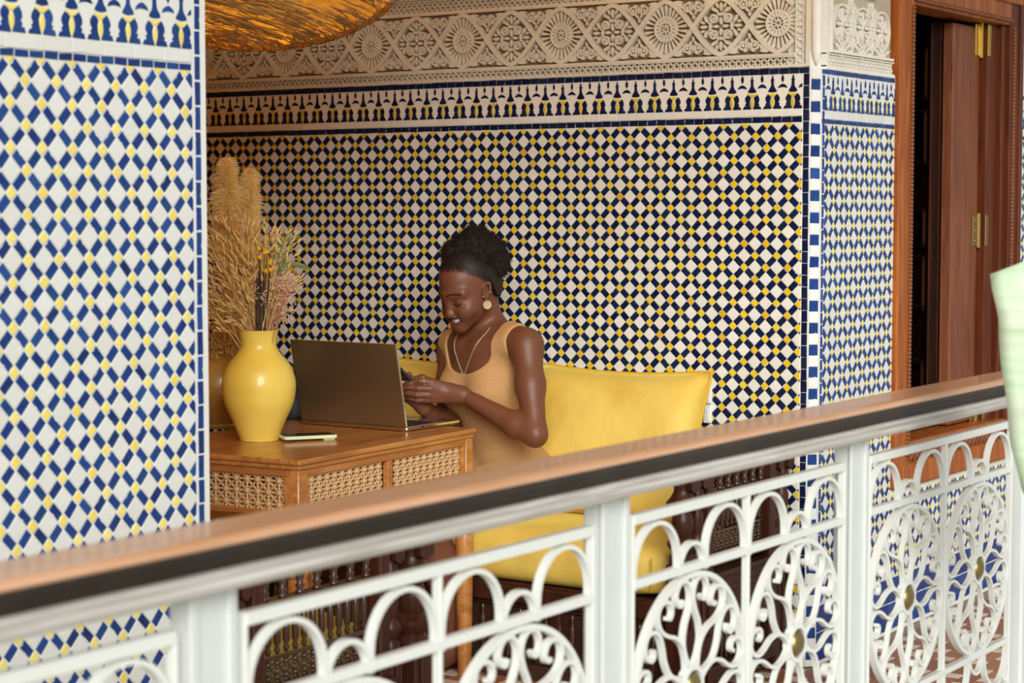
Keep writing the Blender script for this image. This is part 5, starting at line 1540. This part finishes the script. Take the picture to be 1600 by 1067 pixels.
# afro puff: rounded core plus a coat of small curls
rng = np.random.default_rng(3)
BUN = Hc + rt * .010 + fw * .004
blobs = [((0, .118), .062), ((-.040, .112), .050), ((.046, .106), .056), ((.066, .074), .040), ((.008, .138), .052), ((-.064, .100), .032), ((.030, .085), .045)]
core = Field(*[axis_samples(BUN[i] - .16, BUN[i] + .22, [(BUN[i] - .16, BUN[i] + .22)], .004, .004) for i in range(3)])
for (r_, h_), R in blobs:
    c = BUN + rt * r_ + up * h_
    core.ell(c, np.array([rt, fw, up]), (R * .92, R * .92, R * .88), .02)
    for _ in range(14):
        o = rng.normal(size=3); o /= np.linalg.norm(o)
        core.cap(c + o * R * .86, c + o * R * .88, R * .20, R * .20, .008)
v4, f4 = core.surface()
puff = put('hair_puff', np_mesh('hair_puff', v4, f4, 'hair', 1)[0], person)
mb = MB()
pick = rng.choice(len(v4), 3000)
cen = v4.mean(0)
for i in pick:
    p = v4[i]; o = p - cen; o /= np.linalg.norm(o); o = o + rng.normal(size=3) * .35; o /= np.linalg.norm(o)
    e1 = np.cross(o, rng.normal(size=3)); e1 /= np.linalg.norm(e1); e2 = np.cross(o, e1)
    rr, L = rng.uniform(.0015, .0032), rng.uniform(.006, .014)
    ph_ = rng.uniform(0, 6)
    mb.tube([Vector(p + o * (L * t - .003) + (e1 * cos(ph_ + 8 * t) + e2 * sin(ph_ + 8 * t)) * rr) for t in np.linspace(0, 1, 6)], .00055, 3, cap=False)
c_ = mb.obj('curls', 'hair', puff); c_['kind'] = 'stuff'
# teeth, earrings, necklace, ring, nails, lashes
mb = MB()
for k in range(10):
    t = (k - 4.5) / 5.2
    p = mouth(t, .0905, MU - .0005, .0185, .0375, .0145)
    w = .0040
    Mx = frame(Vector(p), Vector(L_ * cos(.8 * t) - F_ * sin(.8 * t)), Vector(U_), Vector(F_ * cos(.8 * t) + L_ * sin(.8 * t)))
    mb.box(-w, w, -.0062 * (1 - .25 * t * t), .0062, -.002, .002, .0013, Mx)
mb.obj('teeth', 'teeth', person, True, 40)
for s in (1, -1):
    lobe = Hd(.013, s * .076, -.023); c = lobe + V(0, 0, -.017) + L_ * s * .005
    n_ = Vector(L_ * s * .9 + F_ * .35).normalized(); u_ = Vector(U_); u_ = (u_ - n_ * u_.dot(n_)).normalized()
    MB().lathe([(.002, -.0016), (.0128, -.0014), (.0135, 0), (.0128, .0012), (.011, .0009), (.0, .0016)], 24, frame(Vector(c), u_.cross(n_), u_, n_)).obj('earring', 'gold', person, True, 40)
    MB().tube([lobe, c], .0014, 6).ball(Hd(.020, s * .074, -.012), .0026, 8, 6).ball(Hd(-.006, s * .083, -.010), .0024, 8, 6).obj('ear_stud', 'silver', person, True)
    MB().tube([Hd(.0885 - .010 * abs(t), s * .0325 + .0165 * t, -.0105 + .006 * t * t) for t in np.linspace(-1, 1, 7)], [.0008, .0016, .0021, .0022, .0021, .0016, .0008], 5).obj('eyelashes', 'eye_dark', person)
MB().ball(Hd(.1035, .0205, -.039), .0022, 8, 6).obj('nose_stud', 'gold', person, True)
def fsample(p):
    i = [min(max(np.searchsorted(a, c) - 1, 0), len(a) - 2) for a, c in zip(FD.ax, p)]
    t = [(c - a[k]) / (a[k + 1] - a[k]) for a, c, k in zip(FD.ax, p, i)]
    v = 0
    for x in (0, 1):
        for y in (0, 1):
            for z in (0, 1): v += FD.D[i[0] + x, i[1] + y, i[2] + z] * (t[0] if x else 1 - t[0]) * (t[1] if y else 1 - t[1]) * (t[2] if z else 1 - t[2])
    return v
def skin_front(l, z, off=.0035):
    """first point of the chest surface met from the front"""
    for f in np.linspace(.135, -.05, 400):
        p = Bd(l, f, z)
        if fsample(p) < off: return p
    return Bd(l, .05, z)
cl_ = spline([(.060, 1.000, 0), (.058, .975, 0), (.046, .940, 0), (.028, .905, 0), (.010, .872, 0), (0, .857, 0), (-.010, .872, 0), (-.028, .905, 0), (-.044, .940, 0), (-.054, .975, 0), (-.056, 1.0, 0)], 5)
chain = [skin_front(l, z, .0022) for l, z, _ in cl_]
MB().tube(chain, .0011, 5).obj('necklace', 'chain_gold', person)
pd = skin_front(0, .850, .005)
mp_ = frame(Vector(pd), Vector(-lb), Vector(up), Vector(fb))
MB().prism([(0, -.011), (.003, -.004), (.008, -.003), (.004, .002), (.005, .008), (0, .005), (-.005, .008), (-.004, .002), (-.008, -.003), (-.003, -.004)], -.001, .001, mp_).obj('pendant', 'silver', person)
for p, p0 in HAND_TIPS[:5]:
    d = Vector(p - p0).normalized(); nn = Vector(-fw * .75 + up * .5); nn = (nn - d * nn.dot(d)).normalized()
    MB().ball((0, 0, 0), 1, 8, 6, (.0072, .0042, .0022)).obj('nail', 'nail', person, True, M=frame(Vector(p) + nn * .0056 + d * .002, d, nn.cross(d), nn))
rp = kn[0] + rt * -.024 + up * .003 + fw * -.003
MB().tube([Vector(rp + (up * cos(a) + fw * sin(a)) * .0104) for a in np.linspace(0, 2 * pi, 17)[:-1]], .0009, 5, closed=True).ball(Vector(rp + up * .004 - fw * .0108), .0022, 8, 6).obj('ring', 'gold', person, True)
# the phone in her hands
hp = thing('phone', 'dark phone held in both hands behind the laptop screen', 'phone')
hp.matrix_basis = frame(Vector(Q(-.062, .030, .022)), Vector(rt * .86 + up * .1 - fw * .5).normalized(), Vector(-rt * .35 + up * .62 - fw * .70).normalized(), Vector((0, 0, 1)))
ux = Vector(rt * .55 - fw * .83).normalized(); uy = Vector(-rt * .62 + up * .70 - fw * .40); uy = (uy - ux * uy.dot(ux)).normalized()
hp.matrix_basis = frame(Vector(Q(-.070, .030, .020)), ux, uy, ux.cross(uy))
phone(hp, .148, .072, .0085, 'phone_dark')
